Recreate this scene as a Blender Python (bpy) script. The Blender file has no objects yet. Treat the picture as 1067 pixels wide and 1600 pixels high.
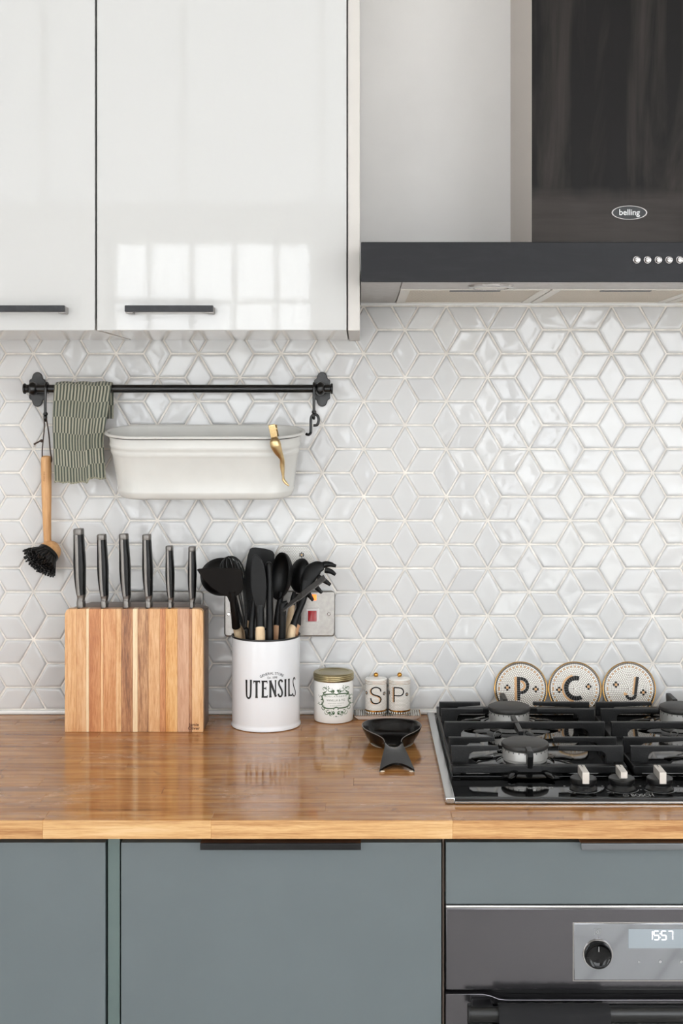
import bpy, bmesh, math, random
from mathutils import Vector, Matrix

random.seed(7)
S = bpy.context.scene
COL = S.collection
PI = math.pi

# ------------------------------------------------------------------ camera
# x to the right, y into the tiled wall (wall face at y = 0), z up; floor at z = 0
CAM_D, CAM_Z, FPX = 2.40, 1.484, 2006.0
VPX, VPY = 563.0, 635.0
cd = bpy.data.cameras.new('camera')
cam = bpy.data.objects.new('camera', cd)
COL.objects.link(cam)
cam.location = (0, -CAM_D, CAM_Z)
cam.rotation_euler = (PI / 2, 0, 0)
cd.sensor_width = 36.0
cd.lens = FPX / 1600 * 36.0
cd.shift_x = -(VPX - 533.5) / 1600
cd.shift_y = -(800 - VPY) / 1600
cd.clip_start = 0.05
S.camera = cam

# ------------------------------------------------------------------ light
w = bpy.data.worlds.new('overcast')
S.world = w
w.use_nodes = True
bg = w.node_tree.nodes['Background']
bg.inputs[0].default_value = (0.93, 0.965, 1.0, 1)
bg.inputs[1].default_value = 3.6
S.view_settings.view_transform = 'Standard'
S.view_settings.look = 'None'
S.view_settings.exposure = 0.87
S.view_settings.gamma = 1
S.view_settings.use_curve_mapping = False
S.cycles.use_denoising = True
S.cycles.max_bounces = 10
S.cycles.diffuse_bounces = 6
S.cycles.glossy_bounces = 5
S.cycles.transmission_bounces = 6
S.cycles.transparent_max_bounces = 8
S.cycles.sample_clamp_indirect = 6
S.cycles.caustics_reflective = False
S.cycles.caustics_refractive = False

ROOM = dict(x0=-2.3, x1=2.6, y0=-4.4, y1=0.0, h=3.9)
# openings: wall, from, to (along the wall), sill, head; the front wall is the one behind the camera
OPENINGS = [('front', -1.22, -0.20, 0.06, 2.31), ('front', 0.70, 2.40, 0.5, 2.31), ('upper', -2.2, 2.50, 2.42, 3.75), ('left', -4.1, -2.6, 0.1, 2.9), ('right', -4.1, -2.6, 0.1, 2.9)]  # left and right windows are invented fill light; upper glazing is enlarged for light
for i, (side, a0, a1, z0, z1) in enumerate(OPENINGS):
    l = bpy.data.lights.new('window_portal', 'AREA')
    l.shape = 'RECTANGLE'
    l.size, l.size_y = a1 - a0, z1 - z0
    l.cycles.is_portal = True
    o = bpy.data.objects.new('window_portal', l)
    COL.objects.link(o)
    zc = (z0 + z1) / 2
    if side in ('front', 'upper'):
        o.location = ((a0 + a1) / 2, ROOM['y0'] - 0.10, zc); o.rotation_euler = (PI / 2, 0, 0)
    else:
        sg = -1 if side == 'left' else 1
        o.location = ((ROOM['x0'] - 0.10) if sg < 0 else (ROOM['x1'] + 0.10), (a0 + a1) / 2, zc); o.rotation_euler = (PI / 2, 0, sg * PI / 2)


# ------------------------------------------------------------------ helpers
def W(px, py, d):
    """world point that stands d metres out from the wall and shows at (px, py)"""
    k = (CAM_D - d) / FPX
    return Vector(((px - VPX) * k, -d, CAM_Z - (py - VPY) * k))


def X(px, d): return (px - VPX) * (CAM_D - d) / FPX
def Z(py, d): return CAM_Z - (py - VPY) * (CAM_D - d) / FPX
def K(d): return (CAM_D - d) / FPX


def lin(c):
    return tuple(((v / 255) / 12.92 if v / 255 <= 0.04045 else ((v / 255 + 0.055) / 1.055) ** 2.4) for v in c) + (1.0,)


class T:
    """small node-tree helper"""
    def __init__(s, name):
        s.m = bpy.data.materials.new(name)
        s.m.use_nodes = True
        s.t = s.m.node_tree
        s.b = s.t.nodes['Principled BSDF']
    def n(s, typ, **kw):
        nd = s.t.nodes.new(typ)
        for k, v in kw.items():
            setattr(nd, k, v)
        return nd
    def l(s, a, b): s.t.links.new(a, b)
    def put(s, sock, v):
        if hasattr(v, 'is_linked') or isinstance(v, bpy.types.NodeSocket): s.l(v, sock)
        else: sock.default_value = v
    def math(s, op, a, b=0.0, c=0.0):
        nd = s.n('ShaderNodeMath', operation=op)
        s.put(nd.inputs[0], a); s.put(nd.inputs[1], b)
        if op in ('MULTIPLY_ADD', 'COMPARE', 'SMOOTH_MIN'): s.put(nd.inputs[2], c)
        return nd.outputs[0]
    def vec(s, op, a, b=(0, 0, 0), out=0):
        nd = s.n('ShaderNodeVectorMath', operation=op)
        s.put(nd.inputs[0], a); s.put(nd.inputs[1], b)
        return nd.outputs[out]
    def mix(s, f, a, b):
        nd = s.n('ShaderNodeMix', data_type='RGBA')
        s.put(nd.inputs[0], f); s.put(nd.inputs[6], a); s.put(nd.inputs[7], b)
        return nd.outputs[2]
    def coord(s, kind='Object', scale=(1, 1, 1), rand=False):
        tc = s.n('ShaderNodeTexCoord')
        v = tc.outputs[kind]
        if rand:
            oi = s.n('ShaderNodeObjectInfo')
            cx = s.n('ShaderNodeCombineXYZ')
            r = s.math('MULTIPLY', oi.outputs['Random'], 37.0)
            for i in range(3): s.l(r, cx.inputs[i])
            v = s.vec('ADD', v, cx.outputs[0])
        return s.vec('MULTIPLY', v, scale)
    def noise(s, v, scale, detail=3, rough=0.5, dist=0.0):
        nd = s.n('ShaderNodeTexNoise')
        s.l(v, nd.inputs['Vector'])
        nd.inputs['Scale'].default_value = scale
        nd.inputs['Detail'].default_value = detail
        nd.inputs['Roughness'].default_value = rough
        nd.inputs['Distortion'].default_value = dist
        return nd.outputs[0]
    def ramp(s, f, stops):
        nd = s.n('ShaderNodeValToRGB')
        el = nd.color_ramp.elements
        while len(el) < len(stops): el.new(0.5)
        for e, (p, c) in zip(el, stops):
            e.position = p
            e.color = c if len(c) == 4 else lin(c)
        s.l(f, nd.inputs[0])
        return nd.outputs[0]
    def rng(s, f, a, b, c, d):
        nd = s.n('ShaderNodeMapRange')
        s.put(nd.inputs[0], f)
        for i, v in enumerate((a, b, c, d)): nd.inputs[i + 1].default_value = v
        return nd.outputs[0]
    def bump(s, h, strength, dist=0.001):
        nd = s.n('ShaderNodeBump')
        nd.inputs['Strength'].default_value = strength
        nd.inputs['Distance'].default_value = dist
        s.l(h, nd.inputs['Height'])
        s.l(nd.outputs[0], s.b.inputs['Normal'])
    def set(s, **kw):
        names = dict(col='Base Color', rough='Roughness', metal='Metallic', spec='Specular IOR Level', coat='Coat Weight',
                     coatr='Coat Roughness', em='Emission Color', ems='Emission Strength', sheen='Sheen Weight')
        for k, v in kw.items():
            if k in ('col', 'em') and isinstance(v, tuple) and len(v) == 3: v = lin(v)
            s.put(s.b.inputs[names[k]], v)
        return s


def plain(name, col, rough=0.5, metal=0.0, bump=None, var=0.0, vscale=30.0, rvar=0.0, **kw):
    t = T(name)
    t.set(col=col, rough=rough, metal=metal, **kw)
    if var or rvar:
        f = t.noise(t.coord(), vscale, 4, 0.6)
        if var:
            t.set(col=t.mix(t.rng(f, 0.35, 0.7, 0, 1), lin(tuple(c * (1 - var) for c in col)), lin(tuple(min(255, c * (1 + var)) for c in col))))
        if rvar:
            t.set(rough=t.rng(f, 0.3, 0.7, max(0.02, rough - rvar), rough + rvar))
    if bump:
        sc, st, ds = bump
        t.bump(t.noise(t.coord(), sc, 2), st, ds)
    return t.m


def wood(name, stops, grain=(3, 60, 60), rough=0.45, scale=1.0, rnd=0.25, coat=0.0, fine=0.25, spec=0.5, **kw):
    """grain runs along the axis with the small factor"""
    t = T(name)
    v = t.coord('Object', grain, True)
    f = t.noise(v, scale, 5, 0.62, 0.35)
    v2 = t.vec('MULTIPLY', v, (4, 4, 4))
    f2 = t.noise(v2, scale * 1.7, 3, 0.7)
    oi = t.n('ShaderNodeObjectInfo')
    s = t.math('MULTIPLY_ADD', oi.outputs['Random'], rnd, -rnd / 2)
    g = t.math('ADD', t.rng(f, 0.3, 0.7, 0, 1), s)
    g = t.math('ADD', g, t.rng(f2, 0.3, 0.7, -fine, fine))
    t.set(col=t.ramp(g, stops), rough=rough, coat=coat, spec=spec, **kw)
    t.bump(f2, 0.15, 0.0005)
    return t.m


class G:
    """collects geometry that becomes ONE mesh object"""
    def __init__(s): s.v, s.f, s.uv, s.mi, s.flat = [], [], [], [], set()
    def add(s, vs, fs, uvs=None, m=0):
        o = len(s.v)
        s.v += [Vector(p) for p in vs]
        s.f += [tuple(i + o for i in f) for f in fs]
        s.uv += list(uvs) if uvs else [(0, 0)] * len(vs)
        s.mi += [m] * len(fs)
        return s
    def bm(s, bm, m=0, mat=None, flat=()):
        bm.verts.index_update()
        bm.normal_update()
        for i, f in enumerate(bm.faces):      # the broad faces stay truly flat, only the bevels are smooth
            if any(abs(f.normal.dot(a)) > 0.9999 for a in flat): s.flat.add(len(s.f) + i)
        vs = [(mat @ v.co) if mat else v.co.copy() for v in bm.verts]
        s.add(vs, [[v.index for v in f.verts] for f in bm.faces], None, m)
        bm.free()
        return s
    def box(s, x0, x1, y0, y1, z0, z1, bev=0.0, seg=2, m=0, mat=None):
        b = bmesh.new()
        bmesh.ops.create_cube(b, size=1)
        for v in b.verts:
            v.co = Vector(((x0 + x1) / 2 + v.co.x * abs(x1 - x0), (y0 + y1) / 2 + v.co.y * abs(y1 - y0), (z0 + z1) / 2 + v.co.z * abs(z1 - z0)))
        if bev > 0:
            bmesh.ops.bevel(b, geom=list(b.edges), offset=bev, segments=seg, profile=0.5, affect='EDGES')
        return s.bm(b, m, mat, (Vector((1, 0, 0)), Vector((0, 1, 0)), Vector((0, 0, 1))))
    def dbox(s, x0, x1, d0, d1, z0, z1, bev=0.0, seg=2, m=0): return s.box(x0, x1, -d1, -d0, z0, z1, bev, seg, m)
    def lathe(s, prof, c=(0, 0, 0), n=48, mat=None, m=0, closed=False):
        vs, fs, us = [], [], []
        c = Vector(c)
        L = 0.0
        for k, (r, z) in enumerate(prof):
            if k: L += math.hypot(r - prof[k - 1][0], z - prof[k - 1][1])
            for i in range(n + 1):
                a = 2 * PI * i / n - PI / 2     # seam at the back
                a = -a
                p = Vector((r * math.sin(2 * PI * i / n + PI), -r * math.cos(2 * PI * i / n + PI), z))
                p = (mat @ p) if mat else p + c
                vs.append(p); us.append(((i / n - 0.5) * 2 * PI, z))
        for k in range(len(prof) - 1):
            for i in range(n):
                a = k * (n + 1) + i
                fs.append((a, a + 1, a + n + 2, a + n + 1))
        o = s.add(vs, fs, us, m)
        return o
    def tube(s, pts, ra, rb=None, n=12, side=None, m=0, cap=True, closed=False, power=2.0):
        pts = [Vector(p) for p in pts]
        N = len(pts)
        if not isinstance(ra, (list, tuple)): ra = [ra] * N
        if rb is None: rb = ra
        if not isinstance(rb, (list, tuple)): rb = [rb] * N
        vs, fs, us = [], [], []
        prevA = None
        L = 0
        for i, p in enumerate(pts):
            if closed: t = pts[(i + 1) % N] - pts[i - 1]
            else: t = pts[min(i + 1, N - 1)] - pts[max(i - 1, 0)]
            t.normalize()
            ref = Vector(side) if side is not None else (prevA if prevA is not None else (Vector((1, 0, 0)) if abs(t.x) < 0.8 else Vector((0, 0, 1))))
            A = ref - t * ref.dot(t)
            if A.length < 1e-5: A = t.orthogonal()
            A.normalize(); B = t.cross(A); prevA = A
            if i: L += (p - pts[i - 1]).length
            for j in range(n):
                a = 2 * PI * j / n
                ca, sa = math.cos(a), math.sin(a)
                e = 2.0 / power
                ca = math.copysign(abs(ca) ** e, ca); sa = math.copysign(abs(sa) ** e, sa)
                vs.append(p + A * ra[i] * ca + B * rb[i] * sa); us.append((j / n, L))
        for i in range(N if closed else N - 1):
            for j in range(n):
                a, b = i * n + j, i * n + (j + 1) % n
                c, d = ((i + 1) % N) * n + (j + 1) % n, ((i + 1) % N) * n + j
                fs.append((a, b, c, d))
        if cap and not closed:
            fs.append(tuple(range(n))[::-1]); fs.append(tuple((N - 1) * n + j for j in range(n)))
        return s.add(vs, fs, us, m)
    def slab(s, pts, ext, bev=0.0, seg=2, m=0):
        """an outline of 3D points given thickness ext (a vector)"""
        b = bmesh.new()
        vs = [b.verts.new(p) for p in pts]
        f = b.faces.new(vs)
        r = bmesh.ops.extrude_face_region(b, geom=[f])
        bmesh.ops.translate(b, vec=Vector(ext), verts=[g for g in r['geom'] if isinstance(g, bmesh.types.BMVert)])
        bmesh.ops.recalc_face_normals(b, faces=list(b.faces))
        if bev > 0:
            E = [e for e in b.edges if any(len(fc.verts) > 4 or len(pts) <= 4 for fc in e.link_faces)]
            bmesh.ops.bevel(b, geom=E, offset=bev, segments=seg, profile=0.5, affect='EDGES', clamp_overlap=True)
        return s.bm(b, m, None, (Vector(ext).normalized(),))
    def sphere(s, c, r, n=24, k=14, m=0, mat=None):
        prof = [(r * math.sin(PI * i / k), -r * math.cos(PI * i / k)) for i in range(k + 1)]
        if mat is None: return s.lathe(prof, c, n, None, m)
        return s.lathe(prof, (0, 0, 0), n, mat, m)


def smoothline(pts, n=8, closed=False):
    """Catmull-Rom through the points"""
    pts = [Vector(p) for p in pts]
    N = len(pts)
    out = []
    for i in range(N if closed else N - 1):
        if closed: p0, p1, p2, p3 = pts[i - 1], pts[i], pts[(i + 1) % N], pts[(i + 2) % N]
        else: p0, p1, p2, p3 = pts[max(i - 1, 0)], pts[i], pts[i + 1], pts[min(i + 2, N - 1)]
        for k in range(n):
            t = k / n
            out.append(0.5 * ((2 * p1) + (p2 - p0) * t + (2 * p0 - 5 * p1 + 4 * p2 - p3) * t * t + (3 * p1 - p0 - 3 * p2 + p3) * t ** 3))
    if not closed: out.append(pts[-1])
    return out


def lerp_list(vals, n):
    out = []
    for i in range(len(vals) - 1):
        for k in range(n): out.append(vals[i] + (vals[i + 1] - vals[i]) * k / n)
    out.append(vals[-1])
    return out


def axis_mat(loc, zdir, xhint=(1, 0, 0), sc=(1, 1, 1)):
    z = Vector(zdir).normalized()
    x = Vector(xhint); x = (x - z * x.dot(z)).normalized()
    y = z.cross(x)
    m = Matrix((x, y, z)).transposed().to_4x4()
    return Matrix.Translation(Vector(loc)) @ m @ Matrix.Diagonal((*sc, 1))


def root_of(o):
    while o.parent is not None: o = o.parent
    return o


def mesh_of(name, g, mats, off=Vector((0, 0, 0)), angle=38, smooth=True):
    me = bpy.data.meshes.new(name)
    me.from_pydata([tuple(v - off) for v in g.v], [], g.f)
    nf = len(g.f)
    if not isinstance(mats, (list, tuple)): mats = [mats]
    for m in mats: me.materials.append(m)
    me.polygons.foreach_set('material_index', g.mi)
    uvl = me.uv_layers.new(name='UVMap')
    li = [0] * len(me.loops)
    me.loops.foreach_get('vertex_index', li)
    buf = []
    for i in li: buf += [g.uv[i][0], g.uv[i][1]]
    uvl.data.foreach_set('uv', buf)
    bm = bmesh.new(); bm.from_mesh(me)
    bmesh.ops.remove_doubles(bm, verts=bm.verts, dist=1e-6) if not any(u != (0, 0) for u in g.uv) else None
    bmesh.ops.recalc_face_normals(bm, faces=bm.faces)
    bm.to_mesh(me); bm.free()
    if smooth:
        me.polygons.foreach_set('use_smooth', [True] * len(me.polygons))
        me.set_sharp_from_angle(angle=math.radians(angle))
        if g.flat and nf == len(me.polygons):
            for i in g.flat: me.polygons[i].use_smooth = False
    me.update()
    return me


def tag(o, label=None, cat=None, group=None, kind=None):
    if label: o['label'] = label
    if cat: o['category'] = cat
    if group: o['group'] = group
    if kind: o['kind'] = kind
    return o


def thing(name, loc, label, cat, group=None):
    o = bpy.data.objects.new(name, None)
    COL.objects.link(o)
    o.empty_display_size = 0.02
    o.location = loc
    return tag(o, label, cat, group)


def part(name, g, mats, parent=None, angle=38, smooth=True, label=None, kind=None):
    off = Vector((0, 0, 0))
    if parent is not None: off = Vector(root_of(parent).location)
    o = bpy.data.objects.new(name, mesh_of(name, g, mats, off, angle, smooth))
    COL.objects.link(o)
    if parent is not None: o.parent = parent
    return tag(o, label, None, None, kind)


def solo(name, g, mats, label, cat, group=None, **kw):
    return tag(part(name, g, mats, None, **kw), label, cat, group)


def struct(name, g, mats, parent=None, **kw):
    o = part(name, g, mats, parent, **kw)
    if parent is None: o['kind'] = 'structure'
    return o


# flat print: text and strokes laid out in (u, v) metres and carried onto a surface by a map
def plane_map(origin, right, up, lift=0.0003):
    o, r, u = Vector(origin), Vector(right).normalized(), Vector(up).normalized()
    n = r.cross(u).normalized()
    return lambda a, b: o + r * a + u * b + n * lift


def cyl_map(c, rad, th0=0.0, lift=0.0003):
    c = Vector(c)
    return lambda a, b: c + Vector((math.sin(th0 + a / rad) * (rad + lift), -math.cos(th0 + a / rad) * (rad + lift), b))


def text2d(body, height, sx=1.0, bold=0.0, align='CENTER', space=1.0):
    cu = bpy.data.curves.new('print', 'FONT')
    cu.body = body
    cu.size = 1.0
    cu.align_x = align
    cu.offset = bold
    cu.space_character = space
    cu.resolution_u = 4
    ob = bpy.data.objects.new('print', cu)
    COL.objects.link(ob)
    dg = bpy.context.evaluated_depsgraph_get()
    me = bpy.data.meshes.new_from_object(ob.evaluated_get(dg))
    k = height / 0.72
    vs = [(v.co.x * k * sx, v.co.y * k) for v in me.vertices]
    fs = [tuple(p.vertices) for p in me.polygons]
    bpy.data.objects.remove(ob); bpy.data.curves.remove(cu); bpy.data.meshes.remove(me)
    return vs, fs


def print_text(g, mp, body, u, v, height, sx=1.0, bold=0.0, align='CENTER', warp=None, m=0, space=1.0):
    vs, fs = text2d(body, height, sx, bold, align, space)
    if warp: vs = [warp(a, b) for a, b in vs]
    g.add([mp(u + a, v + b) for a, b in vs], fs, None, m)


def stroke(g, mp, pts, wd, m=0, closed=False, taper=False):
    P = [Vector((p[0], p[1])) for p in pts]
    N = len(P)
    vs, fs = [], []
    for i, p in enumerate(P):
        t = (P[(i + 1) % N] - P[i - 1]) if closed else (P[min(i + 1, N - 1)] - P[max(i - 1, 0)])
        if t.length < 1e-9: t = Vector((1, 0))
        t.normalize()
        nn = Vector((-t.y, t.x))
        hw = (wd[i] if isinstance(wd, (list, tuple)) else wd) / 2
        if taper: hw *= math.sin(PI * (0.12 + 0.8 * i / (N - 1)))
        vs += [mp(*(p + nn * hw)), mp(*(p - nn * hw))]
    for i in range(N if closed else N - 1):
        j = (i + 1) % N
        fs.append((2 * i, 2 * i + 1, 2 * j + 1, 2 * j))
    g.add(vs, fs, None, m)


def disc(g, mp, u, v, r, n=14, m=0, sy=1.0):
    vs = [mp(u + r * math.cos(2 * PI * i / n), v + r * sy * math.sin(2 * PI * i / n)) for i in range(n)]
    g.add(vs, [tuple(range(n))], None, m)


# ------------------------------------------------------------------ materials
M = {}
M['paint'] = plain('white_wall_paint', (243, 241, 239), 0.75, bump=(250, 0.08, 0.001), var=0.012, vscale=4)
M['ceiling'] = plain('ceiling_paint', (238, 237, 234), 0.9)
M['grout'] = plain('grout', (234, 229, 221), 0.85, var=0.07, vscale=45, bump=(900, 0.4, 0.0006))
M['sealant'] = plain('white_sealant', (240, 240, 238), 0.25)

def tile_mat():
    t = T('white_glazed_tile')
    oi = t.n('ShaderNodeObjectInfo')
    c = t.mix(oi.outputs['Random'], lin((211, 211, 211)), lin((218, 218, 217)))
    t.set(col=c, rough=0.07, spec=0.55)
    v = t.coord('Object', (1, 1, 1), True)
    h = t.math('ADD', t.noise(v, 38, 1, 0.4), t.math('MULTIPLY', t.noise(v, 120, 1), 0.10))
    t.bump(h, 0.24, 0.0036)
    return t.m
M['tile'] = tile_mat()

def gloss_white():
    t = T('white_gloss_lacquer')
    t.set(col=(200, 199, 197), rough=0.03, spec=0.5)
    v = t.coord()
    t.bump(t.math('ADD', t.noise(v, 110, 1, 0.5), t.math('MULTIPLY', t.noise(v, 9, 1), 3.0)), 0.05, 0.0004)
    return t.m
M['gloss_white'] = gloss_white()
M['cab_edge'] = plain('cream_cabinet_edge', (203, 198, 192), 0.35, bump=(140, 0.06, 0.001))
M['carcass'] = plain('cabinet_carcass', (206, 198, 189), 0.09)
M['dark_gap'] = plain('dark_recess', (38, 35, 33), 0.8)
M['handle_black'] = plain('black_handle', (46, 46, 48), 0.38, metal=0.5, var=0.15, vscale=120)
M['handle_end'] = plain('handle_end_metal', (160, 155, 152), 0.35, metal=0.8)

def hood_mat(name, base, smear, streak=(14, 14, 2.2), metal=0.35, r0=0.34):
    t = T(name)
    v = t.coord('Object', streak)
    f = t.noise(v, 1.0, 5, 0.6, 0.8)
    f2 = t.noise(t.coord('Object', (300, 300, 8) if streak[2] < 5 else (8, 300, 300)), 1.0, 2)
    k = t.rng(f, 0.48, 0.72, 0, 0.85)
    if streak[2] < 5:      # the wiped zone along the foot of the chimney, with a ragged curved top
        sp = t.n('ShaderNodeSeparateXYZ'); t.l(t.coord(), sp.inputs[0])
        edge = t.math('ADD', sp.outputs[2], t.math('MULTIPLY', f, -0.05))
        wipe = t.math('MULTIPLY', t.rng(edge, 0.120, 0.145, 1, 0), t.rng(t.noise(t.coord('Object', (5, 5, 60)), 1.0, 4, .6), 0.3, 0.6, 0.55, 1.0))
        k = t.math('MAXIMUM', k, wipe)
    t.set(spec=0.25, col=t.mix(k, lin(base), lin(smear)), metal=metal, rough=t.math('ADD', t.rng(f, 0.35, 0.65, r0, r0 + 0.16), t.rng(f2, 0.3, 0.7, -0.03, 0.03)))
    return t.m
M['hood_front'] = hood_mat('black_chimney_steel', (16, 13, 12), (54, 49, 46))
M['hood_lip'] = hood_mat('black_canopy_steel', (36, 36, 38), (46, 46, 48), (6, 20, 40))
M['steel'] = plain('brushed_steel', (176, 170, 165), 0.34, metal=1.0, rvar=0.06, vscale=60)
M['steel_warm'] = plain('chimney_side_steel', (196, 188, 181), 0.45, metal=0.25)
M['chrome'] = plain('chrome', (176, 172, 169), 0.12, metal=1.0)

def filter_mat():
    t = T('grease_filter_mesh')
    u = t.coord('Object', (420, 420, 420))
    vz = t.n('ShaderNodeTexVoronoi'); t.l(u, vz.inputs['Vector']); vz.inputs['Scale'].default_value = 1.0; vz.inputs['Randomness'].default_value = 0.25
    t.set(col=t.mix(t.rng(vz.outputs['Distance'], 0.2, 0.6, 0, 1), lin((226, 216, 200)), lin((176, 164, 148))), rough=0.45, metal=0.25)
    t.bump(vz.outputs['Distance'], 0.5, 0.001)
    return t.m
M['filter'] = filter_mat()
M['filter_frame'] = plain('filter_frame_aluminium', (222, 218, 210), 0.4, metal=0.35)

# worktop
def worktop_top():
    t = T('oiled_oak_worktop_top')
    v = t.coord('Object', (5, 70, 70), True)
    f = t.noise(v, 1.0, 5, 0.65, 0.4)
    oi = t.n('ShaderNodeObjectInfo')
    g = t.math('ADD', t.rng(f, 0.28, 0.72, 0, 1), t.math('MULTIPLY_ADD', oi.outputs['Random'], 0.18, -0.09))
    c = t.ramp(g, [(0.0, (130, 82, 42)), (0.35, (162, 108, 58)), (0.62, (182, 128, 74)), (1.0, (202, 153, 98))])
    tc = t.coord()
    wear = t.rng(t.noise(t.vec('MULTIPLY', tc, (6, 14, 6)), 1.0, 5, 0.68, 0.6), 0.52, 0.70, 0, 0.42)
    c = t.mix(wear, c, lin((196, 170, 146)))
    spot = t.rng(t.noise(tc, 16, 4, 0.7, 0.9), 0.62, 0.69, 0, 0.5)
    c = t.mix(spot, c, lin((104, 72, 50)))
    t.set(col=c, rough=t.math('ADD', t.rng(wear, 0, 0.42, 0.10, 0.36), t.rng(f, 0.3, 0.7, -0.04, 0.05)), spec=0.5)
    t.bump(t.math('ADD', f, t.noise(tc, 40, 2)), 0.10, 0.0008)
    return t.m
M['wt_top'] = worktop_top()
M['wt_edge'] = wood('bare_oak_edge', [(0.0, (160, 108, 60)), (0.4, (190, 143, 91)), (0.7, (206, 162, 108)), (1.0, (216, 178, 130))], (5, 90, 110), 0.5, rnd=0.35)

M['door_blue'] = plain('grey_blue_matt_door', (95, 103, 105), 0.42, var=0.02, vscale=5, rvar=0.05)
M['filler_green'] = plain('green_grey_filler', (88, 102, 99), 0.45, var=0.02, vscale=6)
M['pull_black'] = plain('black_edge_pull', (14, 13, 14), 0.3, spec=0.3, var=0.2, vscale=60)
M['pull_steel'] = plain('dark_steel_edge_pull', (112, 114, 116), 0.3, metal=0.8)
M['cab_inside'] = plain('cabinet_side_board', (120, 104, 92), 0.7)

def oven_metal():
    t = T('dark_steel_oven_panel')
    v = t.coord()
    f = t.noise(v, 220, 3, 0.6)
    t.set(col=(98, 96, 99), metal=0.85, rough=0.16)
    t.bump(t.math('ADD', f, t.math('MULTIPLY', t.noise(v, 10, 1), 2.0)), 0.10, 0.0007)
    return t.m
M['oven_panel'] = oven_metal()
M['oven_glass'] = plain('oven_display_mirror_glass', (150, 152, 156), 0.05, metal=0.85)
M['oven_lit'] = plain('lit_display', (150, 158, 164), 0.06, metal=0.4, em=(178, 190, 198), ems=0.06)
M['digit'] = plain('lit_digits', (255, 255, 255), 0.5, em=(255, 255, 255), ems=1.6)
M['oven_door'] = plain('black_oven_glass', (8, 8, 9), 0.04, spec=0.35)
M['black_matt'] = plain('black_matt_plastic', (22, 21, 21), 0.55)
M['black_satin'] = plain('black_satin_metal', (10, 10, 10), 0.3, spec=0.5)
M['iron_black'] = plain('black_painted_iron', (7, 7, 7), 0.27, spec=0.6)
M['white_print'] = plain('white_print', (225, 225, 225), 0.5)
M['grey_print'] = plain('grey_print', (158, 158, 158), 0.5)
M['black_print'] = plain('black_print', (12, 12, 12), 0.4)

# hob
M['hob_black'] = plain('black_hob_enamel', (4, 4, 4), 0.05, spec=0.5)
M['hob_steel'] = plain('hob_steel_rim', (188, 188, 186), 0.2, metal=1.0)
M['cast_iron'] = plain('cast_iron', (16, 16, 16), 0.42, var=0.25, vscale=300, bump=(420, 0.3, 0.0010), spec=0.32)
M['burner_cap'] = plain('burner_cap_enamel', (46, 44, 42), 0.5, var=0.08, vscale=90)
M['alu'] = plain('burner_aluminium', (222, 220, 216), 0.42, metal=0.7)
M['knob_silver'] = plain('knob_silver', (208, 202, 194), 0.38, metal=0.55)
M['knob_black'] = plain('knob_black', (12, 12, 12), 0.35)

# enamel, brass, cloth
M['tub'] = plain('cream_white_enamel', (213, 212, 207), 0.22, var=0.01, vscale=20, bump=(30, 0.06, 0.002))
M['gold'] = plain('brushed_gold', (206, 180, 134), 0.3, metal=1.0)
M['gold_bright'] = plain('gold_lustre', (205, 150, 72), 0.18, metal=1.0)
M['leather'] = plain('brown_leather_cord', (58, 40, 32), 0.7)
M['beech'] = wood('beech', [(0, (190, 136, 84)), (0.5, (214, 162, 108)), (1, (228, 182, 130))], (60, 60, 5), 0.42, rnd=0.05)
M['beech_dark'] = plain('burnt_print', (168, 112, 66), 0.6)
M['bristle'] = plain('black_bristle', (8, 8, 9), 0.5)

def towel_mat():
    t = T('striped_knit')
    uv = t.n('ShaderNodeTexCoord').outputs['UV']
    sp = t.n('ShaderNodeSeparateXYZ'); t.l(uv, sp.inputs[0])
    u, v = sp.outputs[0], sp.outputs[1]
    band = t.math('FLOOR', t.math('DIVIDE', v, 0.0295))
    par = t.math('MODULO', t.math('ADD', band, 100), 2)
    x = t.math('ADD', t.math('DIVIDE', u, 0.0057), t.math('MULTIPLY', par, 0.5))
    fr = t.math('FRACT', t.math('ADD', x, 50))
    tri = t.math('ABSOLUTE', t.math('SUBTRACT', fr, 0.5))
    rows = t.math('SINE', t.math('MULTIPLY', v, 2 * PI / 0.0021))
    edge = t.math('ADD', tri, t.math('MULTIPLY', rows, 0.035))
    k = t.rng(edge, 0.2, 0.29, 0, 1)
    pale = t.mix(t.rng(rows, -1, 1, 0, 1), lin((158, 155, 138)), lin((196, 192, 172)))
    pale = t.mix(t.math('MULTIPLY', par, 0.35), pale, lin((136, 138, 120)))
    dark = t.mix(t.rng(rows, -1, 1, 0, 1), lin((72, 79, 70)), lin((94, 101, 90)))
    t.set(col=t.mix(k, pale, dark), rough=0.95, sheen=0.2)
    h = t.math('ADD', t.math('MULTIPLY', rows, 0.4), t.math('COSINE', t.math('MULTIPLY', x, 2 * PI)))
    t.bump(h, 0.7, 0.0009)
    return t.m
M['towel'] = towel_mat()

M['pot_white'] = plain('white_enamelled_tin', (234, 236, 239), 0.16, spec=0.55)
M['pot_inside'] = plain('tin_inside', (150, 150, 150), 0.35, metal=0.4)
M['rim_black'] = plain('black_rim', (20, 19, 19), 0.3)
M['nylon'] = plain('black_nylon', (9, 9, 9), 0.42, var=0.1, vscale=60, spec=0.27)
M['nylon_brown'] = plain('brown_black_nylon', (13, 8, 5), 0.5, spec=0.12)
M['nylon_grey'] = plain('worn_black_nylon', (78, 76, 74), 0.42, metal=0.2)
M['pale_wood'] = wood('pale_beech_handle', [(0, (206, 174, 136)), (0.5, (226, 198, 160)), (1, (238, 214, 180))], (50, 50, 6), 0.55, rnd=0.1)
M['warm_wood'] = wood('warm_beech_handle', [(0, (196, 140, 98)), (0.5, (216, 164, 122)), (1, (226, 180, 140))], (50, 50, 6), 0.55, rnd=0.05)
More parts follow.
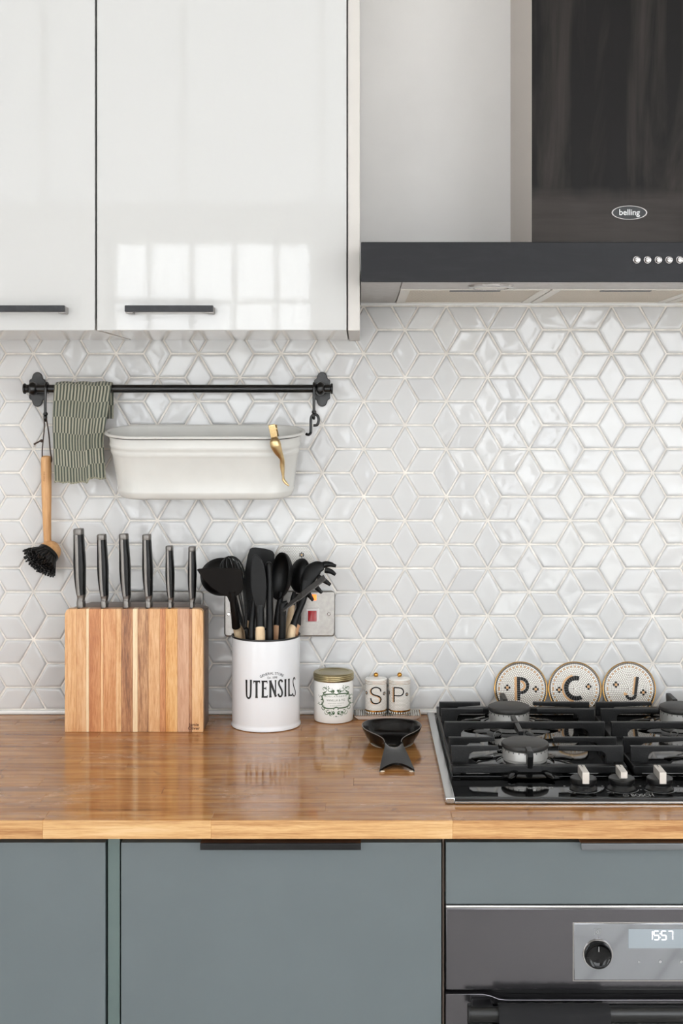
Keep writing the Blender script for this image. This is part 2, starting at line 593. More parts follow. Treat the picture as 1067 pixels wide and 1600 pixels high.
M['jar'] = plain('white_candle_glass', (240, 239, 235), 0.1, spec=0.55)
M['jar_lid'] = plain('brushed_brass_lid', (172, 160, 124), 0.3, metal=1.0)
M['green_print'] = plain('green_print', (84, 110, 76), 0.5)
M['green_dark'] = plain('green_print_strong', (52, 84, 48), 0.5)
M['grey_green'] = plain('grey_green_print', (110, 124, 104), 0.5)
M['porcelain'] = plain('white_porcelain', (238, 235, 229), 0.14, spec=0.55)
M['spoon_black'] = plain('black_glazed_ceramic', (9, 7, 6), 0.16, var=0.15, vscale=80, bump=(300, 0.12, 0.001), spec=0.32)
M['bare_clay'] = plain('bare_clay_foot', (226, 214, 194), 0.6)
M['plate_gold'] = plain('gold_plate_rim', (196, 150, 80), 0.25, metal=0.9)
M['orange'] = plain('apricot_print', (214, 164, 110), 0.4)
M['mosaic_black'] = plain('black_tesserae', (20, 17, 15), 0.35, spec=0.15)

def hexgrid(t, u, v, s, grout=0.42):
    """1 on the grout of a hexagon mosaic with cells s wide"""
    c = t.n('ShaderNodeCombineXYZ')
    t.l(t.math('ADD', t.math('DIVIDE', u, s), 200.0), c.inputs[0]); t.l(t.math('ADD', t.math('DIVIDE', v, s), 100 * math.sqrt(3)), c.inputs[1])
    R = (1, math.sqrt(3), 1); H = (0.5, math.sqrt(3) / 2, 0)
    a = t.vec('SUBTRACT', t.vec('MODULO', c.outputs[0], R), H)
    b = t.vec('SUBTRACT', t.vec('MODULO', t.vec('ADD', c.outputs[0], H), R), H)
    def hd(q):
        q = t.vec('ABSOLUTE', q)
        sp = t.n('ShaderNodeSeparateXYZ'); t.l(q, sp.inputs[0])
        return t.math('MAXIMUM', sp.outputs[0], t.math('ADD', t.math('MULTIPLY', sp.outputs[0], 0.5), t.math('MULTIPLY', sp.outputs[1], math.sqrt(3) / 2)))
    return t.rng(t.math('MINIMUM', hd(a), hd(b)), grout - 0.03, grout + 0.03, 0, 1)

def hex_mat(name, s, rad, col=(240, 237, 231), gc=(156, 146, 134), grout=0.42):
    t = T(name)
    sp = t.n('ShaderNodeSeparateXYZ'); t.l(t.n('ShaderNodeTexCoord').outputs['UV'], sp.inputs[0])
    g = hexgrid(t, t.math('MULTIPLY', sp.outputs[0], rad), sp.outputs[1], s, grout)
    t.set(col=t.mix(g, lin(col), lin(gc)), rough=0.14, spec=0.5)
    t.bump(t.math('SUBTRACT', 1.0, g), 0.25, 0.0004)
    return t.m
SHK_R = 0.0200
M['shaker_hex'] = hex_mat('hexagon_mosaic_glaze', 0.0027, SHK_R)
M['coaster_hex'] = hex_mat('hexagon_mosaic_print', 0.0031, 1.0, (236, 235, 231), (150, 142, 132), 0.42)

def check_mat():
    t = T('black_and_white_check_band')
    sp = t.n('ShaderNodeSeparateXYZ'); t.l(t.n('ShaderNodeTexCoord').outputs['UV'], sp.inputs[0])
    f = t.math('FRACT', t.math('ADD', t.math('MULTIPLY', sp.outputs[0], 14 / PI), 50))
    t.set(col=t.mix(t.rng(f, 0.48, 0.52, 0, 1), lin((28, 26, 24)), lin((244, 241, 235))), rough=0.15)
    return t.m
M['check'] = check_mat()

def tray_mat():
    t = T('striped_tray_glaze')
    sp = t.n('ShaderNodeSeparateXYZ'); t.l(t.coord(), sp.inputs[0])
    f = t.math('FRACT', t.math('ADD', t.math('DIVIDE', sp.outputs[0], 0.0042), 50))
    k = t.rng(f, 0.32, 0.42, 0, 1)
    n = t.rng(t.noise(t.coord('Object', (120, 10, 10)), 1.0, 2), 0.4, 0.6, 0, 1)
    c = t.mix(k, t.mix(n, lin((92, 84, 76)), lin((168, 160, 150))), lin((226, 222, 214)))
    t.set(col=c, rough=0.14)
    return t.m
M['tray_in'] = tray_mat()
def tray_edge():
    t = T('tray_gold_and_black_dash')
    sp = t.n('ShaderNodeSeparateXYZ'); t.l(t.coord(), sp.inputs[0])
    f = t.math('FRACT', t.math('ADD', t.math('DIVIDE', sp.outputs[0], 0.0044), 50))
    t.set(col=t.mix(t.rng(f, 0.45, 0.55, 0, 1), lin((48, 40, 34)), lin((186, 146, 100))), rough=0.25, metal=0.2)
    return t.m
M['tray_edge'] = tray_edge()

PLATE_R = 0.0495
def mosaic_mat():
    t = T('round_mosaic_print')
    sp = t.n('ShaderNodeSeparateXYZ'); t.l(t.n('ShaderNodeTexCoord').outputs['UV'], sp.inputs[0])
    x, y = sp.outputs[0], sp.outputs[1]
    h = PLATE_R / 16.5
    r = t.math('SQRT', t.math('ADD', t.math('MULTIPLY', x, x), t.math('MULTIPLY', y, y)))
    th = t.math('ADD', t.math('ARCTAN2', y, x), PI)
    rr = t.math('DIVIDE', r, h)
    idx = t.math('FLOOR', rr)
    N = t.math('MAXIMUM', t.math('ROUND', t.math('MULTIPLY', idx, 5.6)), 1.0)
    a = t.math('MULTIPLY', t.math('DIVIDE', th, 2 * PI), N)
    fr = t.math('FRACT', rr); fa = t.math('FRACT', a)
    g1 = t.math('GREATER_THAN', t.math('ABSOLUTE', t.math('SUBTRACT', fr, 0.5)), 0.40)
    g2 = t.math('GREATER_THAN', t.math('ABSOLUTE', t.math('SUBTRACT', fa, 0.5)), 0.40)
    gr = t.math('MAXIMUM', g1, g2)
    ringO = t.math('COMPARE', idx, 13.0, 0.4)
    alt = t.math('LESS_THAN', t.math('MODULO', t.math('FLOOR', a), 2.0), 0.5)
    ringB = t.math('GREATER_THAN', idx, 14.6)
    c = t.mix(t.math('MULTIPLY', ringO, alt), lin((240, 235, 226)), lin((214, 164, 110)))
    c = t.mix(ringB, c, lin((36, 32, 29)))
    t.set(col=t.mix(gr, c, lin((124, 110, 96))), rough=0.25)
    return t.m
M['mosaic'] = mosaic_mat()

M['socket_steel'] = plain('brushed_steel_plate', (166, 163, 159), 0.34, metal=1.0, var=0.05, vscale=160, rvar=0.06)
M['red'] = plain('red_rocker', (168, 22, 30), 0.25)
M['switch_white'] = plain('white_switch_surround', (232, 230, 228), 0.3)
M['neon'] = plain('orange_neon', (240, 96, 30), 0.3, em=(255, 110, 40), ems=1.5)
M['block_dark'] = wood('dark_oiled_acacia', [(0, (74, 54, 44)), (0.5, (106, 82, 68)), (1, (134, 108, 92))], (9, 60, 60), 0.35, rnd=0.0)
M['blade'] = plain('knife_steel', (128, 124, 120), 0.4, metal=1.0)
M['knife_black'] = plain('knife_scale_black', (9, 8, 8), 0.3, spec=0.3)

def glass_mat(name='window_glass', tint=(1, 1, 1, 1)):
    t = T(name)
    tr = t.n('ShaderNodeBsdfTransparent'); gl = t.n('ShaderNodeBsdfGlossy'); gl.inputs['Roughness'].default_value = 0.0
    tr.inputs[0].default_value = tint
    mx = t.n('ShaderNodeMixShader'); mx.inputs[0].default_value = 0.06
    t.l(tr.outputs[0], mx.inputs[1]); t.l(gl.outputs[0], mx.inputs[2])
    t.l(mx.outputs[0], t.t.nodes['Material Output'].inputs['Surface'])
    return t.m
M['glass'] = glass_mat()
M['glass_tinted'] = glass_mat('dimmed_glass', (0.6, 0.6, 0.6, 1))  # grey tint added to dim the sky behind the enlarged upper glazing
M['frame_white'] = plain('white_window_frame', (236, 236, 234), 0.4)

def floor_mat():
    t = T('pale_grey_floorboards')
    v = t.coord('Object', (1, 1, 1))
    mp = t.n('ShaderNodeMapping'); t.l(v, mp.inputs[0]); mp.inputs['Rotation'].default_value = (0, 0, math.radians(62))
    br = t.n('ShaderNodeTexBrick'); t.l(mp.outputs[0], br.inputs['Vector'])
    br.inputs['Color1'].default_value = lin((206, 204, 200)); br.inputs['Color2'].default_value = lin((184, 181, 177)); br.inputs['Mortar'].default_value = lin((60, 58, 56))
    br.inputs['Scale'].default_value = 1.0; br.inputs['Brick Width'].default_value = 1.6; br.inputs['Row Height'].default_value = 0.16; br.inputs['Mortar Size'].default_value = 0.004
    n = t.noise(t.vec('MULTIPLY', mp.outputs[0], (3, 26, 3)), 1.0, 4, 0.6)
    t.set(col=t.mix(t.rng(n, 0.4, 0.7, 0, 0.3), br.outputs[0], lin((150, 146, 142))), rough=0.45)
    return t.m
M['floor'] = floor_mat()
M['ground'] = plain('paved_garden', (214, 212, 208), 0.9, var=0.15, vscale=2)

# ================================================================== SETTING
R = ROOM
def wall_boxes(name, boxes, m):
    g = G()
    for b in boxes: g.box(*b)
    return struct(name, g, m, smooth=False)

ZT = 0.91            # worktop surface
wall_back = wall_boxes('wall_back', [(R['x0'] - 0.1, R['x1'] + 0.1, 0.0, 0.12, 0, R['h'])], M['paint'])
def holed(side, lo, hi, box):
    out, cur = [], lo
    for sd, a0, a1, z0, z1 in sorted(OPENINGS, key=lambda q: q[1]):
        if sd != side: continue
        out += [box(cur, a0, 0, R['h']), box(a0, a1, 0, z0), box(a0, a1, z1, R['h'])]
        cur = a1
    return out + [box(cur, hi, 0, R['h'])]
wall_boxes('wall_left', holed('left', R['y0'], 0.0, lambda a, b, c, e: (R['x0'] - 0.12, R['x0'], a, b, c, e)), M['paint'])
wall_boxes('wall_right', holed('right', R['y0'], 0.0, lambda a, b, c, e: (R['x1'], R['x1'] + 0.12, a, b, c, e)), M['paint'])
fr = []
for sd, zlo, zhi in (('front', 0, 2.365), ('upper', 2.365, R['h'])):
    cur = R['x0'] - 0.12
    for q in OPENINGS:
        if q[0] != sd: continue
        fr += [(cur, q[1], zlo, zhi), (q[1], q[2], zlo, q[3]), (q[1], q[2], q[4], zhi)]
        cur = q[2]
    fr.append((cur, R['x1'] + 0.12, zlo, zhi))
wall_boxes('wall_front', [(a, b, R['y0'] - 0.14, R['y0'], c, e) for a, b, c, e in fr], M['paint'])
wall_boxes('floor', [(R['x0'] - 0.12, R['x1'] + 0.12, R['y0'] - 0.14, 0.12, -0.08, 0)], M['floor'])
wall_boxes('ceiling', [(R['x0'] - 0.12, R['x1'] + 0.12, R['y0'] - 0.14, 0.12, R['h'], R['h'] + 0.1)], M['ceiling'])
wall_boxes('ground', [(-30, 30, -30, 12, -0.3, -0.1)], M['ground'])
for i, (side, a, b, c, e) in enumerate(OPENINGS):
    def bx(g, u0, u1, t, z0, z1, bev=0.0):
        if side in ('front', 'upper'): g.box(u0, u1, R['y0'] - 0.07 - t, R['y0'] - 0.07 + t, z0, z1, bev)
        else:
            xx = R['x0'] - 0.06 if side == 'left' else R['x1'] + 0.06
            g.box(xx - t, xx + t, u0, u1, z0, z1, bev)
        return g
    g = G(); f = 0.045
    bx(g, a, a + f, 0.03, c, e, 0.004); bx(g, b - f, b, 0.03, c, e, 0.004); bx(g, a + f, b - f, 0.03, c, c + f, 0.004); bx(g, a + f, b - f, 0.03, e - f, e, 0.004)
    win = struct('window_%d' % (i + 1), g, M['frame_white'])  # the left and right windows are added ones, only to brighten the room
    nb = (5, 4, 7, 4, 4)[i]
    for k in range(1, nb):
        xx = a + (b - a) * k / nb
        part('glazing_bar', bx(G(), xx - 0.014, xx + 0.014, 0.02, c + f, e - f, 0.003), M['frame_white'], win)
    for zz in ((0.5, 1.0, 1.5, 1.99), (1.62,), (), (1.3, 2.2), (1.3, 2.2))[i]:
        part('glazing_bar', bx(G(), a + f, b - f, 0.018, zz - 0.012, zz + 0.012, 0.003), M['frame_white'], win)
    part('pane', bx(G(), a + f, b - f, 0.003, c + f, e - f), M['glass_tinted' if side == 'upper' else 'glass'], win, smooth=False)

# ------------------------------------------------------------------ tiled splashback
TZ0, TZ1 = 0.9185, 1.6718
part('grout_bed', G().box(-1.25, 1.15, -0.0035, 0.0, 0.905, TZ1 + 0.002), M['grout'], wall_back, smooth=False)
LA = 74.55 * K(0.007)                 # vertical spacing of the stars
OX, OZ = X(632.8, 0.007), Z(1037.2, 0.007)
HS = LA * math.sqrt(3) / 2
LE = LA / math.sqrt(3)
def clip_poly(poly, z, keep_above):
    out = []
    for i in range(len(poly)):
        a, b = poly[i - 1], poly[i]
        ia, ib = ((a[1] >= z) if keep_above else (a[1] <= z)), ((b[1] >= z) if keep_above else (b[1] <= z))
        if ia != ib:
            t = (z - a[1]) / (b[1] - a[1])
            out.append((a[0] + (b[0] - a[0]) * t, z))
        if ib: out.append(b)
    res = []
    for p in out:
        if not res or math.dist(p, res[-1]) > 1e-6: res.append(p)
    if len(res) > 1 and math.dist(res[0], res[-1]) < 1e-6: res.pop()
    while len(res) > 3:          # a cut tile keeps no edge too short to be ground
        e = [math.dist(res[i - 1], res[i]) for i in range(len(res))]
        k = e.index(min(e))
        if e[k] > 0.005: break
        res.pop(k)
    return res
def inset(poly, d):
    n = len(poly)
    A = sum(poly[i - 1][0] * poly[i][1] - poly[i][0] * poly[i - 1][1] for i in range(n))
    sg = 1 if A > 0 else -1
    L = []
    for i in range(n):
        a, b = Vector(poly[i]), Vector(poly[(i + 1) % n])
        t = (b - a).normalized()
        nn = Vector((-t.y, t.x)) * sg
        L.append((a + nn * d, t))
    out = []
    for i in range(n):
        p, t = L[i - 1]; q, u = L[i]
        den = t.x * u.y - t.y * u.x
        if abs(den) < 1e-9: out.append((q.x, q.y)); continue
        s = ((q.x - p.x) * u.y - (q.y - p.y) * u.x) / den
        out.append((p.x + t.x * s, p.y + t.y * s))
    return out
RINGS = [(0.0016, 0.0), (0.0017, 0.0012), (0.0023, 0.0024), (0.0034, 0.0033), (0.0049, 0.0038), (0.0064, 0.00385), (0.0105, 0.0036)]
def tile_geo(g, poly, seed, c=(0, 0), base=-0.0035):
    rnd = random.Random(seed)
    tx, tz = rnd.gauss(0, 0.013), rnd.gauss(0, 0.013)
    area = abs(sum(poly[i - 1][0] * poly[i][1] - poly[i][0] * poly[i - 1][1] for i in range(len(poly)))) / 2
    per = sum(math.dist(poly[i - 1], poly[i]) for i in range(len(poly)))
    inr = min(2 * area / per, (max(p[1] for p in poly) - min(p[1] for p in poly)) / 2)
    cx, cz = sum(p[0] for p in poly) / len(poly), sum(p[1] for p in poly) / len(poly)
    if max(p[1] for p in poly) - min(p[1] for p in poly) < 0.0075: return False
    rings = [r for r in RINGS if r[0] < inr * 0.62]
    if len(rings) < 2: return False
    vs, fs, n = [], [], len(poly)
    lift = rnd.uniform(-0.0002, 0.0003)
    for (d, h) in rings:
        for (x, z) in inset(poly, d):
            hh = 0 if h == 0 else h + lift + tx * (x - cx) + tz * (z - cz) + (rnd.uniform(-0.0001, 0.0001) if d > 0.004 else 0)
            vs.append((x - c[0], base - hh, z - c[1]))
    for k in range(len(rings) - 1):
        for i in range(n):
            fs.append((k * n + i, k * n + (i + 1) % n, (k + 1) * n + (i + 1) % n, (k + 1) * n + i))
    fs.append(tuple((len(rings) - 1) * n + i for i in range(n)))
    g.add(vs, fs)
    return True

OCC = [(-400, 562, -200, 533), (562, 1200, -200, 476), (102, 327, 945, 1144), (175, 470, 690, 783), (362, 470, 992, 1146), (490, 553, 1045, 1130),
       (570, 642, 1058, 1120), (84, 172, 592, 752), (330, 480, 880, 995), (450, 523, 925, 993), (695, 1200, 1100, 1260), (200, 317, 925, 945)]
OCCD = [(814, 1081, 42), (899, 1081, 42), (984, 1081, 42), (346, 898, 36)]
def seen(poly):
    tot = hit = 0
    x0, x1 = min(p[0] for p in poly), max(p[0] for p in poly); z0, z1 = min(p[1] for p in poly), max(p[1] for p in poly)
    for i in range(6):
        for j in range(6):
            x, z = x0 + (x1 - x0) * (i + .5) / 6, z0 + (z1 - z0) * (j + .5) / 6
            tot += 1
            px, py = VPX + x * FPX / (CAM_D - 0.008), VPY + (CAM_Z - z) * FPX / (CAM_D - 0.008)
            if not (0 < px < 1067): continue
            if any(a < px < b and c < py < e for a, b, c, e in OCC) or any((px - a) ** 2 + (py - b) ** 2 < r * r for a, b, r in OCCD): continue
            hit += 1
    area = abs(sum(poly[i - 1][0] * poly[i][1] - poly[i][0] * poly[i - 1][1] for i in range(len(poly)))) / 2
    return area * hit / tot
tiles = []
for i in range(-16, 10):
    for j in range(-6, 14):
        sx = OX + i * HS
        sz = OZ + j * LA + (LA / 2 if i % 2 else 0)
        vdiam = [(sx, sz), (sx + LE / 2, sz + LA / 2), (sx, sz + LA), (sx - LE / 2, sz + LA / 2)]
        left = [(sx, sz), (sx + LE / 2, sz + LA / 2), (sx + LE / 2 + LE, sz + LA / 2), (sx + LE, sz)]
        right = [(sx, sz), (sx - LE / 2, sz + LA / 2), (sx - LE / 2 - LE, sz + LA / 2), (sx - LE, sz)]
        for k, p in enumerate((vdiam, left, right)):
            q = clip_poly(clip_poly(p, TZ0, True), TZ1, False) if min(a[1] for a in p) < TZ1 and max(a[1] for a in p) > TZ0 else []
            if len(q) < 3: continue
            cx = sum(a[0] for a in q) / len(q)
            if not (-1.1 < cx < 1.0): continue
            whole = len(q) == 4 and all(math.dist(a, b) < 1e-6 for a, b in zip(q, p))
            tiles.append((seen(q), k, q, whole))
tiles.sort(key=lambda t: -t[0])
variants, rest, count = {}, G(), 0
for sc_, k, q, whole in tiles:
    cx, cz = sum(a[0] for a in q) / len(q), sum(a[1] for a in q) / len(q)
    if count >= 299 or sc_ < 2e-5:
        tile_geo(rest, q, random.random()); continue
    if whole:
        vi = (k, random.randrange(16))
        if vi not in variants:
            g = G(); tile_geo(g, q, hash(vi), (cx, cz)); variants[vi] = mesh_of('tile', g, M['tile'], angle=75)
        me = variants[vi]
    else:
        g = G()
        if not tile_geo(g, q, random.random(), (cx, cz)): continue
        me = mesh_of('tile', g, M['tile'], angle=75)
    o = bpy.data.objects.new('tile', me)
    COL.objects.link(o); o.location = (cx, 0, cz); o.parent = wall_back
    count += 1
part('tiles', rest, M['tile'], wall_back, angle=75, kind='stuff')
struct('trim_1', G().box(-1.25, 1.15, -0.010, -0.0, ZT, 0.9178, 0.003), M['sealant'])
struct('trim_2', G().box(-0.0, 1.15, -0.009, 0.0, TZ1 + 0.0005, 1.6785, 0.002), M['sealant'])

# ================================================================== WALL CABINETS
CB, CT, CD = Z(516.2, 0.334), 2.40, 0.334
def wall_cabinet(x0, x1, label, panel=False):
    t = thing('wall_cabinet', ((x0 + x1) / 2, -0.15, CB), label, 'cabinet')
    xr = x1 + (0.0205 if panel else 0)
    part('carcass', G().dbox(x0 + 0.0020, x1 - 0.0014, 0.0095, CD - 0.0195, CB + 0.001, CT, 0.001), M['carcass'], t)
    dr = part('door', G().dbox(x0 + 0.001, x1 - 0.001, CD - 0.018, CD, CB, CT - 0.002, 0.0012, 3), M['gloss_white'], t, label='glossy white door')
    if panel:
        part('end_panel', G().dbox(x1 + 0.0012, xr, 0.0095, CD - 0.0005, CB - 0.0005, CT, 0.001), M['cab_edge'], t, label='cream end panel edge')
    return t, dr
def bar_handle(dr, x0, x1, zc):
    h = part('handle', G().dbox(x0, x1, CD + 0.020, CD + 0.0285, zc - 0.0052, zc + 0.0052, 0.001), M['handle_black'], dr, label='slim black bar handle')
    for xx in (x0 + 0.006, x1 - 0.006):
        part('handle_mount', G().dbox(xx - 0.006, xx + 0.006, CD - 0.0005, CD + 0.0215, zc - 0.0072, zc + 0.0040, 0.001), M['handle_end'], dr)
cabA, dA = wall_cabinet(-0.8255, -0.4262, 'white gloss wall cabinet, cut off by the frame, door handle above the towel rail bracket')
cabB, dB = wall_cabinet(-0.4250, -0.0212, 'white gloss wall cabinet with cream end panel beside the cooker hood', True)
for py in (30, 275, 507):
    part('hinge', G().dbox(-0.4272 + 0.0002, -0.4240 - 0.0002, 0.26, 0.315, Z(py + 8, .33), Z(py - 8, .33)), M['cab_edge'], cabB, smooth=False)
bar_handle(dA, X(-38, 0.36), X(101, 0.36), Z(482.3, 0.36))
bar_handle(dB, X(195, 0.36), X(333, 0.36), Z(482.3, 0.36))

# ================================================================== COOKER HOOD
hood = thing('cooker_hood', (0.44, -0.2, 1.677), 'black chimney cooker hood with a steel underside above the hob', 'cooker hood')
HZ0, HZ1, HD = 1.677, 1.7387, 0.412
g = G(); g.dbox(0.0008, 0.88, HD - 0.006, HD, HZ0 - 0.0005, HZ1, 0.0012)
part('canopy_front', g, M['hood_lip'], hood, label='black canopy front')
g = G(); g.dbox(0.0008, 0.88, 0.0006, HD - 0.0062, HZ0 + 0.0035, HZ1 - 0.001, 0.001)
part('canopy', g, M['steel'], hood)
for a, b, d in ((0.0008, 0.064, 0.010), (0.0655, 0.815, 0.285), (0.8165, 0.88, 0.010)):
    part('underside_panel', G().dbox(a, b, d, HD - 0.0064, HZ0, HZ0 + 0.0034, 0.0004), M['steel'], hood)
for (a, b) in ((0.0665, 0.314), (0.3165, 0.564), (0.5665, 0.814)):
    f = G()
    zz0, zz1 = HZ0 - 0.0012, HZ0 + 0.003
    f.dbox(a, a + 0.016, 0.012, 0.282, zz0, zz1, 0.0006); f.dbox(b - 0.016, b, 0.012, 0.282, zz0, zz1, 0.0006)
    f.dbox(a + 0.016, b - 0.016, 0.012, 0.020, zz0, zz1, 0.0006); f.dbox(a + 0.016, b - 0.016, 0.276, 0.282, zz0, zz1, 0.0006)
    ff = part('grease_filter', f, M['filter_frame'], hood, label='pale grease filter')
    part('filter_mesh', G().dbox(a + 0.016, b - 0.016, 0.020, 0.276, HZ0, HZ0 + 0.002), M['filter'], ff, smooth=False)
    part('latch', G().dbox((a + b) / 2 - 0.042, (a + b) / 2 + 0.042, 0.262, 0.275, HZ0 - 0.0022, HZ0, 0.0006), M['handle_black'], ff)
for xx in (0.209, 0.671):
    lm = part('hood_lamp', G().lathe([(0.0, -0.0035), (0.026, -0.0035), (0.028, -0.002)], (xx, -0.343, HZ0), 32), M['filter_frame'], hood)
    part('lamp_ring', G().lathe([(0.028, -0.001), (0.029, -0.0045), (0.036, -0.003), (0.037, 0.0)], (xx, -0.343, HZ0), 40), M['chrome'], lm)
CHX0, CHX1, CHD = 0.280, 0.600, 0.304
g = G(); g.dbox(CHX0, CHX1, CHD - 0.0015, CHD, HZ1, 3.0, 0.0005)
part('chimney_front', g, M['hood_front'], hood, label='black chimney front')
g = G(); g.dbox(CHX0 + 0.0005, CHX1 - 0.0005, 0.0005, CHD - 0.0016, HZ1, 3.0, 0.0008)
part('chimney', g, M['steel_warm'], hood, label='grey steel chimney sides')
bx, bz = X(983, CHD), Z(332.5, CHD)
mp = plane_map((bx, -CHD, bz), (1, 0, 0), (0, 0, 1), 0.0)
g = G()
g.lathe([(0.0, 0.0002), (0.93, 0.0002), (0.95, 0.0018), (1.0, 0.0018), (1.0, 0.0)], (0, 0, 0), 48, axis_mat((bx, -CHD, bz), (0, -1, 0), (1, 0, 0), (0.029, 0.0114, 1)))
badge = part('badge', G().lathe([(0.0, 0.0004), (0.94, 0.0004)], (0, 0, 0), 48, axis_mat((bx, -CHD, bz), (0, -1, 0), (1, 0, 0), (0.029, 0.0114, 1))), M['black_satin'], hood, label='oval name badge')
part('badge_ring', G().lathe([(0.92, 0.0), (0.93, 0.0016), (1.0, 0.0016), (1.0, 0.0)], (0, 0, 0), 48, axis_mat((bx, -CHD, bz), (0, -1, 0), (1, 0, 0), (0.029, 0.0114, 1))), M['chrome'], badge)
g = G(); print_text(g, plane_map((bx, -CHD, bz), (1, 0, 0), (0, 0, 1), 0.0014), 'belling', 0.0, -0.0038, 0.0098, 0.98, 0.012)
part('badge_lettering', g, M['white_print'], badge, smooth=False)
for px in (994.5, 1011.3, 1028.1, 1044.8, 1061.5):
    xx, zz = X(px, HD), Z(406, HD)
    m4 = axis_mat((xx, -HD, zz), (0, -1, 0))
    part('button', G().lathe([(0.0056, 0.0), (0.0056, 0.0012), (0.0046, 0.0014), (0.0044, 0.0036), (0.0036, 0.0046), (0.0, 0.005)], (0, 0, 0), 24, m4), M['chrome'], hood)

# ================================================================== WORKTOP
wt = thing('worktop', (0, -0.31, ZT), 'oiled oak block worktop with a paler bare front edge', 'worktop')
rows, WD = 15, 0.62
rw = (WD - 0.0095) / rows
rnd = random.Random(11)
jfix = {rows - 1: [-1.15, -0.4405, -0.207, 0.128, 0.62, 1.1], rows - 2: [-1.15, -0.62, -0.05, 0.47, 1.1]}
for r in range(rows):
    d0, d1 = 0.0095 + r * rw, 0.0095 + (r + 1) * rw
    if r in jfix: js = jfix[r]
    else:
        js = [-1.15]
        while js[-1] < 1.1: js.append(js[-1] + rnd.uniform(0.28, 0.7))
        js[-1] = 1.1
        if js[-1] - js[-2] < 0.06: js.pop(-2)
    for a, b in zip(js[:-1], js[1:]):
        g = G(); g.dbox(a, b, d0, d1 - 0.0001, 0.884, ZT, 0.0005, 1)
        for i, f in enumerate(g.f):
            c = [g.v[k] for k in f]
            n = (c[1] - c[0]).cross(c[2] - c[0])
            if min(p.z for p in c) > ZT - 0.0006: g.mi[i] = 0
            else: g.mi[i] = 1
        part('stave', g, [M['wt_top'], M['wt_edge']], wt, smooth=False)

# ================================================================== BASE CABINETS
BD = 0.60
DT = Z(1316.5, BD)
def base_cabinet(name, x0, x1, label, wall=0.010, drop=0.10):
    t = thing(name, ((x0 + x1) / 2, -0.3, 0.0), label, 'cabinet')
    g = G(); g.dbox(x0, x1, wall, BD - 0.020, drop, 0.8835, 0.001)
    part('carcass', g, M['cab_inside'], t)
    part('plinth', G().dbox(x0, x1, BD - 0.07, BD - 0.055, 0.0, drop), M['door_blue'], t)
    return t
def edge_pull(par, x0, x1, m, inner):
    p = part('handle', G().dbox(x0, x1, BD + 0.014, BD + 0.0185, Z(1328.5, BD + .0185), Z(1318.0, BD + .0185), 0.0008), m, par, label='black edge pull' if m is M['pull_black'] else 'dark steel edge pull')
    part('handle_lip', G().dbox(x0, x1, BD - 0.018, BD + 0.0141, Z(1318.0, BD + .0185) - 0.002, Z(1318.0, BD + .0185), 0.0005), inner, par)
cl = base_cabinet('base_cabinet', -0.805, -0.357 + 0.0005, 'grey-blue base cabinet below the knife block, cut off by the frame')
part('door', G().dbox(-0.803, X(164.5, BD), BD - 0.019, BD, 0.11, DT, 0.0012), M['door_blue'], cl)
fl = solo('filler_panel', G().dbox(X(167, BD) + 0.0005, X(186.5, BD), 0.30, BD - 0.004, 0.10, 0.8835, 0.0008), M['filler_green'], 'narrow green-grey filler panel between two base cabinets', 'filler panel')
cm = base_cabinet('base_cabinet', X(187.5, BD) + 0.0005, X(691.2, BD), 'grey-blue base cabinet with a black edge pull, beside the oven')
dm = part('door', G().dbox(X(189, BD), X(689.5, BD), BD - 0.019, BD, 0.11, DT, 0.0012), M['door_blue'], cm)
edge_pull(dm, X(312.5, BD + .018), X(564, BD + .018), M['pull_black'], plain('brown_pull_top', (96, 64, 44), 0.4, metal=0.3))
# oven housing: two side boards, a top front and a shelf; the oven sits in it
OX0, OX1 = X(696.5, BD), X(696.5, BD) + 0.595
oh = thing('oven_cabinet', ((OX0 + OX1) / 2, -0.3, 0.0), 'oven housing with a grey-blue drawer front above the oven', 'cabinet')
g = G(); g.dbox(X(691.5, BD) + 0.0004, X(694.8, BD), 0.010, BD - 0.012, 0.10, 0.8835)
part('side_board', g, M['cab_inside'], oh)
g = G(); g.dbox(OX1 + 0.001, OX1 + 0.018, 0.010, BD - 0.012, 0.10, 0.8835)
part('side_board', g, M['cab_inside'], oh)
for za in (0.792, 0.10): part('shelf', G().dbox(X(694.8, BD), OX1 + 0.001, 0.010, 0.57, za, za + 0.018), M['cab_inside'], oh)
df = part('drawer_front', G().dbox(OX0, OX1, BD - 0.019, BD, Z(1412.8, BD), DT + 0.0005, 0.0012), M['door_blue'], oh)
edge_pull(df, X(908, BD + .018), X(908, BD + .018) + 0.20, M['pull_steel'], plain('copper_pull_top', (150, 112, 84), 0.35, metal=0.5))

# ================================================================== OVEN
ov = thing('oven', ((OX0 + OX1) / 2, -0.3, 0.13), 'built-in oven with dark steel control panel showing 15:57', 'oven')
part('oven_body', G().dbox(OX0 + 0.01, OX1 - 0.01, 0.06, BD - 0.022, 0.125, 0.780), M['black_matt'], ov)
PZ0, PZ1 = Z(1547, BD), Z(1418.8, BD)
pnl = part('control_panel', G().dbox(OX0, OX1, BD - 0.021, BD, PZ0, PZ1, 0.0018), M['oven_panel'], ov)
part('panel_trim', G().dbox(OX0, OX1, BD - 0.018, BD + 0.002, PZ1 + 0.0008, Z(1414.2, BD), 0.001), plain('bright_trim', (226, 224, 222), 0.2, metal=0.9), ov, label='bright chrome strip')
gx0, gx1 = X(896.5, BD), OX0 + OX1 - X(896.5, BD)
gz0, gz1 = Z(1531, BD), Z(1442.5, BD)
dsp = part('display_glass', G().dbox(gx0, gx1, BD - 0.002, BD + 0.0012, gz0, gz1, 0.0008), M['oven_glass'], pnl)
g = G()
